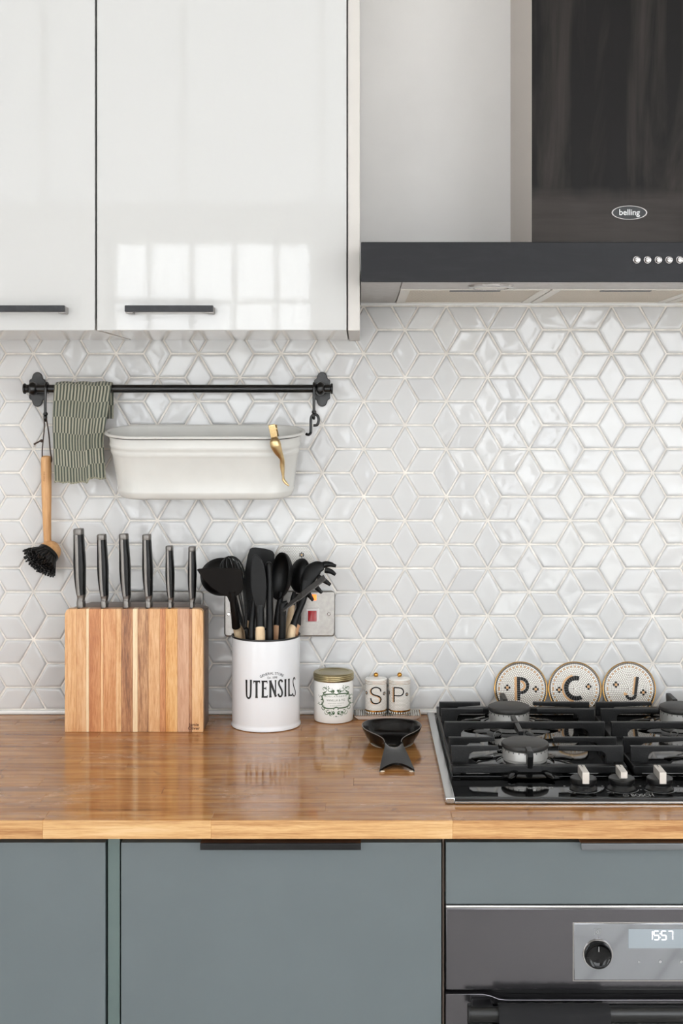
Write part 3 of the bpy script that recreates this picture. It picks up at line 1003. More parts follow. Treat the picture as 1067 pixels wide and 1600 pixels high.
for a, b, c, e in ((gx0 - 0.0016, gx0 - 0.0002, gz0 - 0.0016, gz1 + 0.0016), (gx1 + 0.0002, gx1 + 0.0016, gz0 - 0.0016, gz1 + 0.0016), (gx0, gx1, gz0 - 0.0016, gz0 - 0.0002), (gx0, gx1, gz1 + 0.0002, gz1 + 0.0016)):
    g.dbox(a, b, BD - 0.001, BD + 0.0009, c, e)
part('display_frame', g, M['chrome'], pnl, smooth=False)
mo = plane_map((0, -(BD + 0.0012), 0), (1, 0, 0), (0, 0, 1), 0.0002)
lx0, lx1, lz0, lz1 = X(981.5, BD), X(981.5, BD) + 0.085, Z(1481, BD), Z(1451, BD)
g = G(); g.add([mo(lx0, lz0), mo(lx1, lz0), mo(lx1, lz1), mo(lx0, lz1)], [(0, 1, 2, 3)])
part('clock_screen', g, M['oven_lit'], pnl, smooth=False)
mo2 = plane_map((0, -(BD + 0.0012), 0), (1, 0, 0), (0, 0, 1), 0.0005)
SEG = {'1': 'bc', '5': 'afgcd', '7': 'abc'}
g = G()
hgt = (1467.5 - 1454) * K(BD)
def seg7(ch, x, wd):
    zb = Z(1467.5, BD); sl = 0.06
    pts = {'a': ((0, 1), (1, 1)), 'b': ((1, 1), (1, .5)), 'c': ((1, .5), (1, 0)), 'd': ((0, 0), (1, 0)), 'e': ((0, 0), (0, .5)), 'f': ((0, .5), (0, 1)), 'g': ((0, .5), (1, .5))}
    for s in SEG[ch]:
        (a, b), (c, e) = pts[s]
        p = [(x + (a + (c - a) * k) * wd, zb + (b + (e - b) * k) * hgt) for k in (0.08, 0.92)]
        stroke(g, mo2, p, 0.0011)
seg7('1', X(1012.5, BD), 0.0056); seg7('5', X(1021.3, BD), 0.0066); seg7('5', X(1032.9, BD), 0.0066); seg7('7', X(1043.6, BD), 0.0062)
disc(g, mo2, X(1030.8, BD), Z(1458, BD), 0.0006); disc(g, mo2, X(1030.8, BD), Z(1464, BD), 0.0006)
part('clock_digits', g, M['digit'], pnl, smooth=False)
g = G()
zx, zz = X(933, BD), Z(1455, BD)
s = 0.0042
stroke(g, mo2, [(zx - s, zz - s), (zx + s, zz - s), (zx + s, zz + s), (zx - s, zz + s)], 0.0005, closed=True)
print_text(g, mo2, '0', zx, zz - 0.0027, 0.0054, 0.9)
stroke(g, mo2, [(zx, zz - 0.0062), (zx, zz - 0.0088)], 0.0007)
for px in (998, 1031, 1064): disc(g, mo2, X(px, BD), Z(1502, BD), 0.0022, 3 if px < 1000 else 12)
part('panel_symbols', g, M['grey_print'], pnl, smooth=False)
kx, kz = X(933.5, BD), Z(1490, BD)
m4 = axis_mat((kx, -(BD + 0.0012), kz), (0, -1, 0))
kb = part('knob', G().lathe([(0.0190, 0), (0.0190, 0.006), (0.0178, 0.0085), (0.0172, 0.0085), (0.0160, 0.0072), (0.010, 0.0056), (0.0, 0.0050)], (0, 0, 0), 48, m4), M['oven_door'], ov, label='round black dished knob')
part('knob_ring', G().lathe([(0.0195, 0), (0.0212, 0.0), (0.0208, 0.0022), (0.0196, 0.0022)], (0, 0, 0), 48, m4), M['chrome'], kb)
g = G(); mk = plane_map((kx, -(BD + 0.0100), kz), (1, 0, 0), (0, 0, 1), 0.0)
stroke(g, mk, [(0, 0.0065), (0, 0.0135)], 0.0009)
part('knob_mark', g, M['grey_print'], kb, smooth=False)
# door: its top edge dips towards the middle behind the handle
dz = lambda py: Z(py, BD)
o2 = OX0 + OX1
prof = [(OX0, dz(1553)), (X(755, BD), dz(1553)), (X(768, BD), dz(1556)), (X(779, BD), dz(1560.5)), (X(792, BD), dz(1562)), (o2 - X(792, BD), dz(1562)), (o2 - X(779, BD), dz(1560.5)), (o2 - X(768, BD), dz(1556)), (o2 - X(755, BD), dz(1553)), (OX1, dz(1553)), (OX1, 0.16), (OX0, 0.16)]
od = part('door', G().slab([Vector((x, -BD, z)) for x, z in prof], (0, 0.020, 0), 0.001), M['oven_panel'], ov, angle=30)
part('door_window', G().dbox(OX0 + 0.03, OX1 - 0.03, BD + 0.0001, BD + 0.002, 0.20, dz(1568.5), 0.0008), M['oven_door'], od)
hx0, hx1, hz = X(733, .64), o2 - X(733, .64), Z(1589.5, 0.64)
g = G(); g.tube([(hx0, -0.632, hz), (hx1, -0.632, hz)], 0.011, 0.008, 20, side=(0, 0, 1))
hd = part('handle', g, M['black_satin'], od)
for xx in (hx0 + 0.006, hx1 - 0.034):
    part('handle_mount', G().dbox(xx, xx + 0.028, BD + 0.0022, 0.630, hz - 0.009, hz + 0.009, 0.002), M['black_satin'], od)
# dark cloth folded over the oven handle
g = G()
x0c, x1c = X(781, .655), X(957, .655)
nx = 28
prof2 = [(0.6180, hz - 0.12), (0.6180, hz - 0.05), (0.6185, hz + 0.006), (0.624, hz + 0.0118), (0.632, hz + 0.0138), (0.640, hz + 0.0118), (0.6455, hz + 0.004), (0.6460, hz - 0.06), (0.6460, hz - 0.22)]
for j, (d, z) in enumerate(prof2):
    for i in range(nx + 1):
        x = x0c + (x1c - x0c) * i / nx
        wv = 0.0005 * math.sin(i * 1.3) + 0.0005 * math.sin(i * 0.5 + 1)
        dd = d + (abs(wv) * (1 if d > 0.632 else -1) if j not in (4,) else 0)
        g.add([(x, -dd, z + abs(wv) * (1.0 if 2 < j < 6 else 0))], [])
g.f = [(j * (nx + 1) + i, j * (nx + 1) + i + 1, (j + 1) * (nx + 1) + i + 1, (j + 1) * (nx + 1) + i) for j in range(len(prof2) - 1) for i in range(nx)]
g.mi = [0] * len(g.f)
solo('oven_cloth', g, plain('black_cloth', (20, 20, 22), 0.95), 'plain black cloth folded over the oven door handle', 'cloth', angle=80)

# ================================================================== HOB
HX0, HX1, HB, HF = 0.123, 0.703, 0.032, 0.548
HS0 = ZT + 0.0078     # hob surface
hob = thing('gas_hob', ((HX0 + HX1) / 2, -0.29, ZT), 'black four-burner gas hob with cast-iron pan supports, set on the worktop', 'hob')
g = G(); g.dbox(HX0 + 0.012, HX1 - 0.012, HB, HF - 0.003, ZT + 0.0002, HS0, 0.001)
part('hob_plate', g, M['hob_black'], hob)
for xa, xb in ((HX0, HX0 + 0.0135), (HX1 - 0.0135, HX1)):
    part('side_trim', G().dbox(xa, xb, HB - 0.002, HF, ZT + 0.0001, HS0 + 0.0018, 0.0015), M['hob_steel'], hob, label='bright steel side rim')
for da, db in ((HF - 0.008, HF), (HB - 0.002, HB + 0.006)):
    part('edge_trim', G().dbox(HX0 + 0.0136, HX1 - 0.0136, da, db, ZT + 0.0001, HS0 + 0.0012, 0.0014), M['black_satin'], hob)
part('front_bead', G().dbox(HX0 + 0.0136, HX1 - 0.0136, HF - 0.0002, HF + 0.0008, ZT + 0.0012, ZT + 0.0040, 0.0003), M['hob_steel'], hob, label='thin bright front line')
# a raised step in the plate between the burner field and the controls
part('plate_step', G().dbox(HX0 + 0.0165, HX1 - 0.0165, HB + 0.012, 0.442, HS0 - 0.001, HS0 + 0.003, 0.0025), M['hob_black'], hob)
SF = HS0 + 0.003
MID = (HX0 + HX1) / 2
BURN = [(0.262, 0.137), (0.259, 0.380), (2 * MID - 0.262, 0.137), (2 * MID - 0.259, 0.380)]
for bxx, bd in BURN:
    c = (bxx, -bd, SF)
    b = part('burner', G().lathe([(0.0340, 0.0085), (0.0340, 0.0115), (0.0352, 0.0125), (0.0352, 0.0262), (0.030, 0.0275), (0.0, 0.0275)], c, 48), M['alu'], hob, label='silver burner ring')
    part('burner_cup', G().lathe([(0.047, 0.0), (0.046, 0.004), (0.043, 0.006), (0.0365, 0.0085), (0.0, 0.0086)], c, 48), M['hob_black'], b)
    part('burner_cap', G().lathe([(0.0, 0.0375), (0.032, 0.0372), (0.0362, 0.0352), (0.0375, 0.0325), (0.0370, 0.0295), (0.0350, 0.0278), (0.0, 0.0277)], c, 56), M['burner_cap'], b, label='dark enamelled cap')
    g = G()
    for k in range(24):
        a = 2 * PI * (k + 0.5) / 24
        m4 = Matrix.Translation(c) @ Matrix.Rotation(a, 4, 'Z')
        g.box(0.0345, 0.0356, -0.0006, 0.0006, 0.0238, 0.0262, 0, m=0, mat=m4)
    part('flame_ports', g, M['black_matt'], b, smooth=False)
    # well: a shallow dish with pressed radial ribs
    g = G(); g.lathe([(0.078, 0.0001), (0.074, 0.0022), (0.052, 0.0050), (0.046, 0.0052)], c, 56)
    for k in range(8):
        a = 2 * PI * (k + 0.5) / 8
        p0 = Vector(c) + Vector((math.cos(a) * 0.053, math.sin(a) * 0.053, 0.0058)); p1 = Vector(c) + Vector((math.cos(a) * 0.088, math.sin(a) * 0.088, 0.0008))
        g.tube([p0.lerp(p1, q) for q in (0, .2, .5, .8, 1)], [0.003, 0.0055, 0.007, 0.0055, 0.002], [0.001, 0.0022, 0.003, 0.0022, 0.0008], 10, side=(-math.sin(a), math.cos(a), 0))
    part('burner_dish', g, M['hob_black'], hob)
TOPZ, FRZ = 0.9575, SF + 0.013
def pan_support(mir):
    mx = (lambda x: 2 * MID - x) if mir else (lambda x: x)
    def bx(g, xa, xb, da, db, za, zb, bev=0.0015):
        a, b = sorted((mx(xa), mx(xb))); g.dbox(a, b, da, db, za, zb, bev)
    def arm(g, pts, th, axis, pos):
        """an L-shaped rib: outline in the plane of its run, thickness th across it"""
        if axis == 'x': g.slab([Vector((mx(u), -pos + th / 2, z)) for u, z in pts], (0, -th, 0), 0.0012)
        else: g.slab([Vector((mx(pos) - th / 2, -u, z)) for u, z in pts], (th, 0, 0), 0.0012)
    g = G()
    xa, xb, da, db = 0.1395, 0.4085, 0.045, 0.4365
    bx(g, xa, xb, db - 0.014, db, SF + 0.002, FRZ); bx(g, xa, xb, da, da + 0.014, SF + 0.002, FRZ)
    bx(g, xa, xa + 0.016, da + 0.013, db - 0.013, SF + 0.002, FRZ); bx(g, xb - 0.016, xb, da + 0.013, db - 0.013, SF + 0.002, FRZ)
    for cx in (xa + 0.008, xb - 0.008):
        for cdd in (da + 0.007, db - 0.007): bx(g, cx - 0.006, cx + 0.006, cdd - 0.006, cdd + 0.006, SF, SF + 0.004, 0.001)
    ps = part('pan_support', g, M['cast_iron'], hob)
    b0, t0, tk = SF + 0.008, TOPZ, 0.0078
    for d in (0.408, 0.355, 0.162, 0.112):
        g = G(); arm(g, [(0.1405, b0), (0.1405, t0), (0.2135, t0), (0.2135, t0 - 0.006), (0.1750, t0 - 0.0085), (0.1695, t0 - 0.012), (0.1680, t0 - 0.018), (0.1680, b0)], tk, 'x', d)
        part('finger', g, M['cast_iron'], ps)
        g = G(); arm(g, [(0.4075, b0), (0.4075, t0), (0.3075, t0), (0.3075, t0 - 0.006), (0.3730, t0 - 0.0085), (0.3785, t0 - 0.012), (0.3800, t0 - 0.018), (0.3800, b0)], tk, 'x', d)
        part('finger', g, M['cast_iron'], ps)
    g = G(); d = 0.256
    arm(g, [(0.1405, b0), (0.1405, t0), (0.4075, t0), (0.4075, b0), (0.3800, b0), (0.3800, t0 - 0.018), (0.3760, t0 - 0.013), (0.3690, t0 - 0.011), (0.1790, t0 - 0.011), (0.1720, t0 - 0.013), (0.1680, t0 - 0.018), (0.1680, b0)], 0.009, 'x', d)
    part('centre_bar', g, M['cast_iron'], ps)
    g = G(); arm(g, [(0.205, t0 - 0.0006), (0.318, t0 - 0.0006), (0.318, t0 - 0.0075), (0.270, t0 - 0.012), (0.243, t0 - 0.012), (0.205, t0 - 0.0075)], 0.008, 'y', 0.2605)
    part('finger', g, M['cast_iron'], ps)
    g = G(); arm(g, [(0.4360, b0), (0.4440, t0 - 0.008), (0.4400, t0), (0.400, t0), (0.400, t0 - 0.006), (0.421, t0 - 0.010), (0.4235, b0)], 0.0088, 'y', 0.2595)
    part('finger', g, M['cast_iron'], ps)
    g = G(); arm(g, [(0.0460, b0), (0.0400, t0 - 0.006), (0.0420, t0), (0.094, t0), (0.094, t0 - 0.006), (0.064, t0 - 0.012), (0.0580, b0)], 0.0088, 'y', 0.2605)
    part('finger', g, M['cast_iron'], ps)
pan_support(False); pan_support(True)
mh = plane_map((0, 0, HS0), (1, 0, 0), (0, 1, 0), 0.0003)
g = G()
for i, px in enumerate((912, 971, 1031, 1091)):
    kx, kd = 0.3303 + i * 0.0565, 0.498
    c = (kx, -kd, HS0)
    kn = part('control_knob', G().lathe([(0.0205, 0.0), (0.0205, 0.0015), (0.0185, 0.0035), (0.0165, 0.0055), (0.0165, 0.0075), (0.0188, 0.0095), (0.0192, 0.0105), (0.0192, 0.0160), (0.0180, 0.0172), (0.0, 0.0175)], c, 40), M['knob_black'], hob, label='black round knob')
    gg = G(); kz0 = HS0 + 0.0174
    if i != 1: gg.dbox(kx - 0.0050, kx + 0.0050, kd - 0.0195, kd + 0.0195, kz0 - (0.006 if False else 0), kz0 + 0.0125, 0.0008)
    else: gg.slab([Vector((kx - 0.0050, -dd, z)) for dd, z in ((kd - 0.0195, kz0), (kd - 0.0195, kz0 + 0.0125), (kd + 0.0195, kz0 + 0.0125), (kd + 0.0195, kz0 + 0.0035), (kd + 0.012, kz0 + 0.0035), (kd + 0.010, kz0))], (0.0100, 0, 0), 0.0006)
    if i != 1: gg.dbox(kx - 0.0050, kx + 0.0050, kd + 0.0193, kd + 0.0215, kz0 - 0.0045, kz0 + 0.0125, 0.0005)
    part('knob_grip', gg, M['knob_silver'], kn, label='silver grip bar')
    gm = G(); gm.dbox(kx - 0.0005, kx + 0.0005, kd - 0.0185, kd - 0.008, kz0 + 0.0124, kz0 + 0.0128)
    part('knob_line', gm, M['black_print'], kn, smooth=False)
    arc = [(kx + 0.0248 * math.cos(a), -kd + 0.0248 * math.sin(a)) for a in [PI * (1.08 + 0.84 * q / 16) for q in range(17)]]
    stroke(g, mh, arc, 0.0010)
    disc(g, mh, kx - 0.026, -kd + 0.012, 0.0016); stroke(g, mh, [(kx - 0.025, -kd - 0.019), (kx - 0.016, -kd - 0.025), (kx - 0.016, -kd - 0.019)], 0.0009); disc(g, mh, kx + 0.0275, -kd - 0.006, 0.0010)
    stroke(g, mh, [(kx - 0.003, -kd - 0.0285), (kx + 0.003, -kd - 0.0285)], 0.0006)
print_text(g, mh, 'BOSCH', 0.4105, -0.5365, 0.0120, 0.62, 0.015)
ex, ey = 0.3865, -0.5310
stroke(g, mh, [(ex + 0.0040 * math.cos(a), ey + 0.0060 * math.sin(a)) for a in [2 * PI * q / 20 for q in range(20)]], 0.0007, closed=True)
stroke(g, mh, [(ex - 0.0012, ey - 0.0018), (ex - 0.0012, ey + 0.0018)], 0.0006); stroke(g, mh, [(ex + 0.0012, ey - 0.0018), (ex + 0.0012, ey + 0.0018)], 0.0006); stroke(g, mh, [(ex - 0.0012, ey), (ex + 0.0012, ey)], 0.0006)
print_text(g, mh, 'FlameSelect', 0.2650, -0.5000, 0.0105, 0.62, 0.0)
fa = [(0.2375 + 0.005 * math.cos(a), -0.4950 + 0.006 * math.sin(a)) for a in [0.6 + 5.0 * q / 14 for q in range(15)]]
stroke(g, mh, fa, 0.0007)
part('hob_print', g, M['grey_print'], hob, smooth=False, label='pale printed name and dial marks')

# ================================================================== TOWEL RAIL
RD, RZ, RR = 0.052, Z(607.3, 0.052), 0.0074
rail = thing('towel_rail', (X(270, RD), -0.0085, RZ), 'black iron rail with two scrolled wall plates under the wall cabinets', 'rail')
rx0, rx1 = X(37, RD), X(520, RD)
part('bar', G().tube([(rx0 + 0.004, -RD, RZ), (rx1 - 0.004, -RD, RZ)], RR, n=24), M['iron_black'], rail)
def plate_outline(cx, cz, hw=0.0150, hh=0.0325):
    P = []
    h = [(0.0, 1.0), (0.24, 0.975), (0.46, 0.90), (0.60, 0.78), (0.66, 0.655), (0.74, 0.60), (0.90, 0.565), (1.0, 0.50)]
    q = h + [(a, -b) for a, b in h[::-1]] + [(-a, -b) for a, b in h[1:]] + [(-a, b) for a, b in h[::-1][:-1]]
    return [Vector((cx + a * hw, 0, cz + b * hh)) for a, b in q]
for cpx, bpx in ((58.7, 51.5), (503.3, 500.5)):
    cx, bx_ = X(cpx, 0.010), X(bpx, RD)
    br = part('wall_plate', G().slab([p + Vector((0, -0.0085, 0)) for p in plate_outline(cx, Z(608.5, 0.01))], (0, -0.0045, 0), 0.0012), M['iron_black'], rail, angle=50)
    g = G(); g.tube(smoothline([(cx, -0.012, RZ), (cx * 0.5 + bx_ * 0.5, -0.030, RZ), (bx_, -RD, RZ)], 5), lerp_list([0.0100, 0.0072, 0.0072], 5), n=18)
    part('bracket_arm', g, M['iron_black'], br)
    part('bracket_ball', G().sphere((0, 0, 0), 1, 28, 16, 0, Matrix.Translation((bx_, -RD, RZ)) @ Matrix.Diagonal((0.0098, 0.0128, 0.0128, 1))), M['iron_black'], br)
for xx, sg in ((rx0, 1), (rx1, -1)):
    m4 = axis_mat((xx, -RD, RZ), (sg, 0, 0), (0, 0, 1))
    part('finial', G().lathe([(0, 0), (0.0090, 0.0), (0.0098, 0.001), (0.0098, 0.0028), (0.0088, 0.004), (0.0076, 0.0046), (0.0076, 0.014)], (0, 0, 0), 24, m4), M['iron_black'], rail)
    part('collar', G().lathe([(0.0075, 0.018), (0.0092, 0.020), (0.0092, 0.023), (0.0075, 0.025)], (0, 0, 0), 24, axis_mat((xx, -RD, RZ), (sg, 0, 0), (0, 0, 1)) if sg > 0 else axis_mat((xx + 0.0, -RD, RZ), (sg, 0, 0), (0, 0, 1))), M['iron_black'], rail)
# hooks
def rail_hook(px, ztip, label, lean=0.0):
    xx = X(px, RD)
    g = G()
    top = [Vector((xx, -RD + 0.0102 * math.cos(a), RZ + 0.0102 * math.sin(a))) for a in [PI * (-0.25 + 1.25 * q / 12) for q in range(13)]]
    down = [Vector((xx + lean * 0.4, -RD - 0.0108, RZ - 0.012)), Vector((xx + lean, -RD - 0.0100, ztip + 0.016)), Vector((xx + lean, -RD - 0.0085, ztip + 0.006))]
    g.tube(smoothline(top + down, 3), 0.0026, n=12)
    g.sphere((xx + lean, -RD - 0.0085, ztip + 0.010), 0.0044, 16, 10)
    lp = [Vector((xx + lean - 0.0002, -RD - 0.0085 + 0.0048 * math.cos(a), ztip + 0.0035 + 0.0056 * math.sin(a))) for a in [PI * (0.5 + 1.75 * q / 12) for q in range(13)]]
    g.tube(lp, 0.0024, n=10)
    return solo('rail_hook', g, M['iron_black'], label, 'hook'), Vector((xx + lean, -RD - 0.0085, ztip))
h1, tip1 = rail_hook(73.3, Z(655.5, 0.06), 'black hook on the rail carrying the wooden dish brush', -0.0006)
h2, tip2 = rail_hook(490.8, Z(652.5, 0.06), 'black hook at the rail end over the white tub')
k6 = K(0.062)
sp = [W(493, 664.5, 0.0605), W(488.5, 664.2, 0.0605), W(496.0, 663, 0.0605), W(498, 656, 0.0605), W(496.0, 649.5, 0.0605), W(491, 647.4, 0.0605), W(487.0, 650.5, 0.0605), W(485.6, 657, 0.0605), W(485.6, 671, 0.0605), W(485.2, 676.5, 0.0615), W(482, 679.4, 0.064), W(478.6, 678.2, 0.068)]
g = G(); g.tube(smoothline([W(489.5, 664.6, 0.0605), W(493, 664.6, 0.0605)] + sp[2:], 4), 0.0026, n=12)
solo('tub_hook', g, M['iron_black'], 'black bent wire hook linking the rail hook to the tub rim', 'hook')

# ================================================================== HAND TOWEL
g = G()
tx0, tx1 = X(84.5, 0.064), X(173.5, 0.064)
nx, tr = 64, RR + 0.0034
path = []
back_len = 0.055
path += [(RD - tr - 0.0015, RZ - back_len), (RD - tr - 0.0008, RZ - back_len * .5)]
path += [(RD - tr * math.cos(a), RZ + tr * math.sin(a)) for a in [PI * q / 12 for q in range(13)]]
zb = Z(753.5, 0.07)
NZ = 46
path += [(RD + tr + 0.0006 + 0.004 * (k / NZ), RZ + (zb - RZ) * k / NZ) for k in range(1, NZ + 1)]
L = [0]
for a, b in zip(path[:-1], path[1:]): L.append(L[-1] + math.dist(a, b))
LT = L[14]
rows_ = len(path)
for j, (d, z) in enumerate(path):
    k = max(0, (j - 14) / NZ)      # 0 at the bar, 1 at the hem
    for i in range(nx + 1):
        u = i / nx
        xl = tx0 + (-0.0016 * math.sin(k * 5) + 0.004 * max(0, k - 0.75)) + (0.0015 if j < 12 else 0)
        xr = tx1 - (0.0135 * min(1, k / 0.55) - 0.0045 * max(0, k - 0.6) / 0.4)
        x = xl + (xr - xl) * u
        fold = 0.0045 * math.exp(-((u - 0.66 - 0.04 * k) / 0.06) ** 2) * min(1, k * 1.6) - 0.0022 * math.exp(-((u - 0.74 - 0.03 * k) / 0.05) ** 2) * min(1, k * 1.6)
        wave = (0.0018 * math.sin(u * 9 + 1.2 * k) + 0.0012 * math.sin(u * 21 + 2)) * min(1, 0.25 + k)
        edge = 0.0022 * (abs(u - 0.5) * 2) ** 6 * min(1, k * 4)
        dd = d
        if j >= 14: dd = d + 0.0035 * min(1, k * 4) + fold + wave * 0.8 - edge
        zz = z
        if 5 < j < 14: zz += 0.0016 * abs(math.sin(u * 9.5)) * (1 if j < 12 else .5); dd = d + (0.001 if j > 8 else 0)
        if j >= 14: zz = z + k * k * ((0.0068 if u > 0.66 else 0.0) + 0.0012 * math.sin(u * 26) - 0.0032 * math.exp(-((u - 0.33) / 0.05) ** 2))
        g.v.append(Vector((x, -dd, zz))); g.uv.append((u * 0.098, L[j] - LT + 0.006 + 0.0022 * math.sin(u * 6.0 + k * 2)))
g.f = [(j * (nx + 1) + i, j * (nx + 1) + i + 1, (j + 1) * (nx + 1) + i + 1, (j + 1) * (nx + 1) + i) for j in range(rows_ - 1) for i in range(nx)]
g.mi = [0] * len(g.f)
tw = solo('hand_towel', g, M['towel'], 'green and cream striped knitted towel folded over the black rail', 'towel', angle=180)
so = tw.modifiers.new('thickness', 'SOLIDIFY'); so.thickness = 0.0022; so.offset = 0
g = G()
j = rows_ - 1
hem = [g_ for g_ in [tw.data.vertices[j * (nx + 1) + i].co.copy() for i in range(nx + 1)]]
g.tube([p + Vector((0, 0, 0.0006)) for p in hem], [0.0017 + 0.0005 * math.sin(i * 1.9) for i in range(nx + 1)], n=8)
part('hem', g, plain('towel_hem', (150, 148, 128), 0.95, var=0.25, vscale=500), tw)

# ================================================================== DISH BRUSH
brush = thing('dish_brush', W(72, 850, 0.035), 'wooden dish brush with black bristles hanging by a leather cord', 'brush')
hdv = lambda px, py, d=0.036: W(px, py, d)
pts = [hdv(72, 712), hdv(72, 713), hdv(72.1, 716), hdv(72.3, 735), hdv(72.7, 770), hdv(73.3, 810), hdv(74.0, 840), hdv(74.8, 856, 0.038)]
g = G(); g.tube(smoothline(pts, 5), lerp_list([0.0050, 0.0078, 0.0092, 0.0096, 0.0092, 0.0078, 0.0070, 0.0072], 5), n=24)
hnd = part('handle', g, M['beech'], brush)
g = G(); mpb = lambda a, b: W(72.4, 744, 0.036) + Vector((math.sin(-0.25 - b / 0.0098) * 0.0098, -math.cos(-0.25 - b / 0.0098) * 0.0098, a))
print_text(g, mpb, 'meraki', 0.0, -0.0022, 0.0052, 0.92, 0.0)
part('handle_lettering', g, M['beech_dark'], hnd, smooth=False)
bdir = Vector((-0.47, -0.60, -0.62)).normalized()
bc = W(77.5, 862, 0.042)
m4 = axis_mat(bc, bdir)
part('head', G().lathe([(0.0, -0.0200), (0.008, -0.0190), (0.0150, -0.0145), (0.0195, -0.0070), (0.0208, 0.0), (0.0205, 0.0020)], (0, 0, 0), 40, m4), M['beech'], brush)
part('collar', G().lathe([(0.0206, 0.0016), (0.0214, 0.0020), (0.0214, 0.0072), (0.0204, 0.0082), (0.0, 0.0082)], (0, 0, 0), 40, m4), M['black_satin'], brush, label='black plastic collar')
g = G(); rb = random.Random(5)
for k in range(210):
    r = 0.0196 * math.sqrt((k + 0.5) / 210); a = k * 2.39996
    b0 = m4 @ Vector((r * math.cos(a), r * math.sin(a), 0.007))
    fl_ = 0.72 * r / 0.0192
    dv = (m4.to_3x3() @ Vector((math.cos(a) * fl_, math.sin(a) * fl_, 1.0))).normalized()
    dv += Vector((rb.uniform(-.06, .06), rb.uniform(-.06, .06), rb.uniform(-.06, .06)))
    ln = rb.uniform(0.0255, 0.030)
    g.tube([b0, b0 + dv * ln * 0.6, b0 + dv * ln], [0.0013, 0.0015, 0.0016], n=6)
part('bristles', g, M['bristle'], brush, kind='stuff', smooth=False)
g = G(); dcl = 0.0605
hk = Vector((tip1.x, tip1.y, tip1.z + 0.0005))
g.tube(smoothline([W(66.0, 716, 0.040), W(66.2, 700, 0.046), W(69.0, 672, 0.054), hk + Vector((-0.002, 0, -0.001)), hk + Vector((0.0, 0, 0.0016)), hk + Vector((0.002, 0, -0.001)), W(76.5, 680, 0.054), W(78.6, 705, 0.046), W(80.6, 716, 0.040), W(79.8, 722, 0.036), W(76.5, 724.5, 0.036)], 5), 0.0011, 0.0016, n=8)
g.sphere(W(65.2, 689, 0.049), 0.0030, 12, 8)
g.tube([W(65.2, 688, 0.049), W(61, 690, 0.049), W(56.5, 692.3, 0.047), W(53.3, 694.3, 0.046)], [0.0022, 0.0014, 0.0016, 0.0019], n=8)
part('cord', g, M['leather'], brush, label='brown leather cord with a knot')

# ================================================================== WHITE TUB
tub = thing('hanging_tub', (X(321, 0.08), -0.083, 1.318), 'long white enamel tub with rounded ends hanging from the rail', 'tub')
def stadium(hl, hd_, n=20):
    P = []
    st = hl - hd_
    for i in range(n + 1): a = -PI / 2 + PI * i / n; P.append((st + hd_ * math.cos(a), hd_ * math.sin(a)))
    for i in range(n + 1): a = PI / 2 + PI * i / n; P.append((-st + hd_ * math.cos(a), hd_ * math.sin(a)))
    return P
HT = 0.1165
TM = Matrix.Translation((X(321, 0.08), -0.0845, 1.4385)) @ Matrix.Rotation(math.radians(9.0), 4, 'X')
def tub_loft(levels, mat):
    g = G(); n = None
    for z, hl, hd_ in levels:
        P = stadium(hl, hd_); n = len(P)
        for x, y in P: g.v.append(mat @ Vector((x, y, z))); g.uv.append((0, 0))
    for k in range(len(levels) - 1):
        for i in range(n): g.f.append((k * n + i, k * n + (i + 1) % n, (k + 1) * n + (i + 1) % n, (k + 1) * n + i))
    g.f.append(tuple((len(levels) - 1) * n + i for i in range(n)))
    g.mi = [0] * len(g.f)
    return g
def lv(z):
    k = -z / HT
    return (0.1735 - 0.0165 * k, 0.0560 - 0.0095 * k)
lev = []
def L_(z, o=0.0):
    a, b = lv(z); lev.append((z, a + o, b + o))
for z, o in ((-0.0008, 0), (-0.0160, 0), (-0.0185, 0.0012), (-0.0215, 0.0020), (-0.0245, 0.0012), (-0.0275, 0.0004), (-0.0300, 0.0010), (-0.0335, 0.0018), (-0.0370, 0.0008), (-0.0400, 0.0), (-0.070, 0), (-0.0990, 0.0), (-0.1010, 0.0014), (-0.1040, 0.0016), (-0.1070, 0.0010), (-0.1110, 0.0), (-0.1150, -0.0020), (-HT, -0.0060)): L_(z, o)
part('shell', tub_loft(lev, TM), M['tub'], tub, angle=60)
lev2 = []
for z in (-0.0006, -0.04, -0.08, -HT + 0.006):
    a, b = lv(z); lev2.append((z, a - 0.0012, b - 0.0012))
lev2.append((-HT + 0.003, lv(-HT)[0] - 0.009, lv(-HT)[1] - 0.009))
part('inside', tub_loft(lev2, TM), M['tub'], tub, angle=60)
P = stadium(0.1775, 0.0600, 24)
g = G(); g.tube([TM @ Vector((x, y, -0.0008)) for x, y in P], 0.0042, 0.0024, 10, side=None, closed=True)
rim_g = G(); nP = len(P)
prof_r = [(-0.0042, -0.0012), (-0.0035, 0.0008), (-0.0012, 0.0022), (0.0014, 0.0020), (0.0030, 0.0004), (0.0030, -0.0016), (0.0014, -0.0028), (-0.0006, -0.0026)]
for x, y in P:
    st = 0.1775 - 0.0600
    cx = max(-st, min(st, x)); nv = Vector((x - cx, y)); nv.normalize()
    for a, b in prof_r:
        rim_g.v.append(TM @ Vector((x + nv.x * a, y + nv.y * a, b))); rim_g.uv.append((0, 0))
q = len(prof_r)
for i in range(nP):
    for k in range(q): rim_g.f.append((i * q + k, i * q + (k + 1) % q, ((i + 1) % nP) * q + (k + 1) % q, ((i + 1) % nP) * q + k))
rim_g.mi = [0] * len(rim_g.f)
part('rim', rim_g, M['tub'], tub, angle=70)
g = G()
rim_shadow_path = stadium(0.1746, 0.0572, 24)  # black tube that paints in the shadow under the rolled rim
g.tube([TM @ Vector((x, y, -0.0040)) for x, y in rim_shadow_path], 0.0009, n=6, closed=True)
part('rim_shadow_line', g, M['black_matt'], tub, label='painted shadow line under the rolled rim')

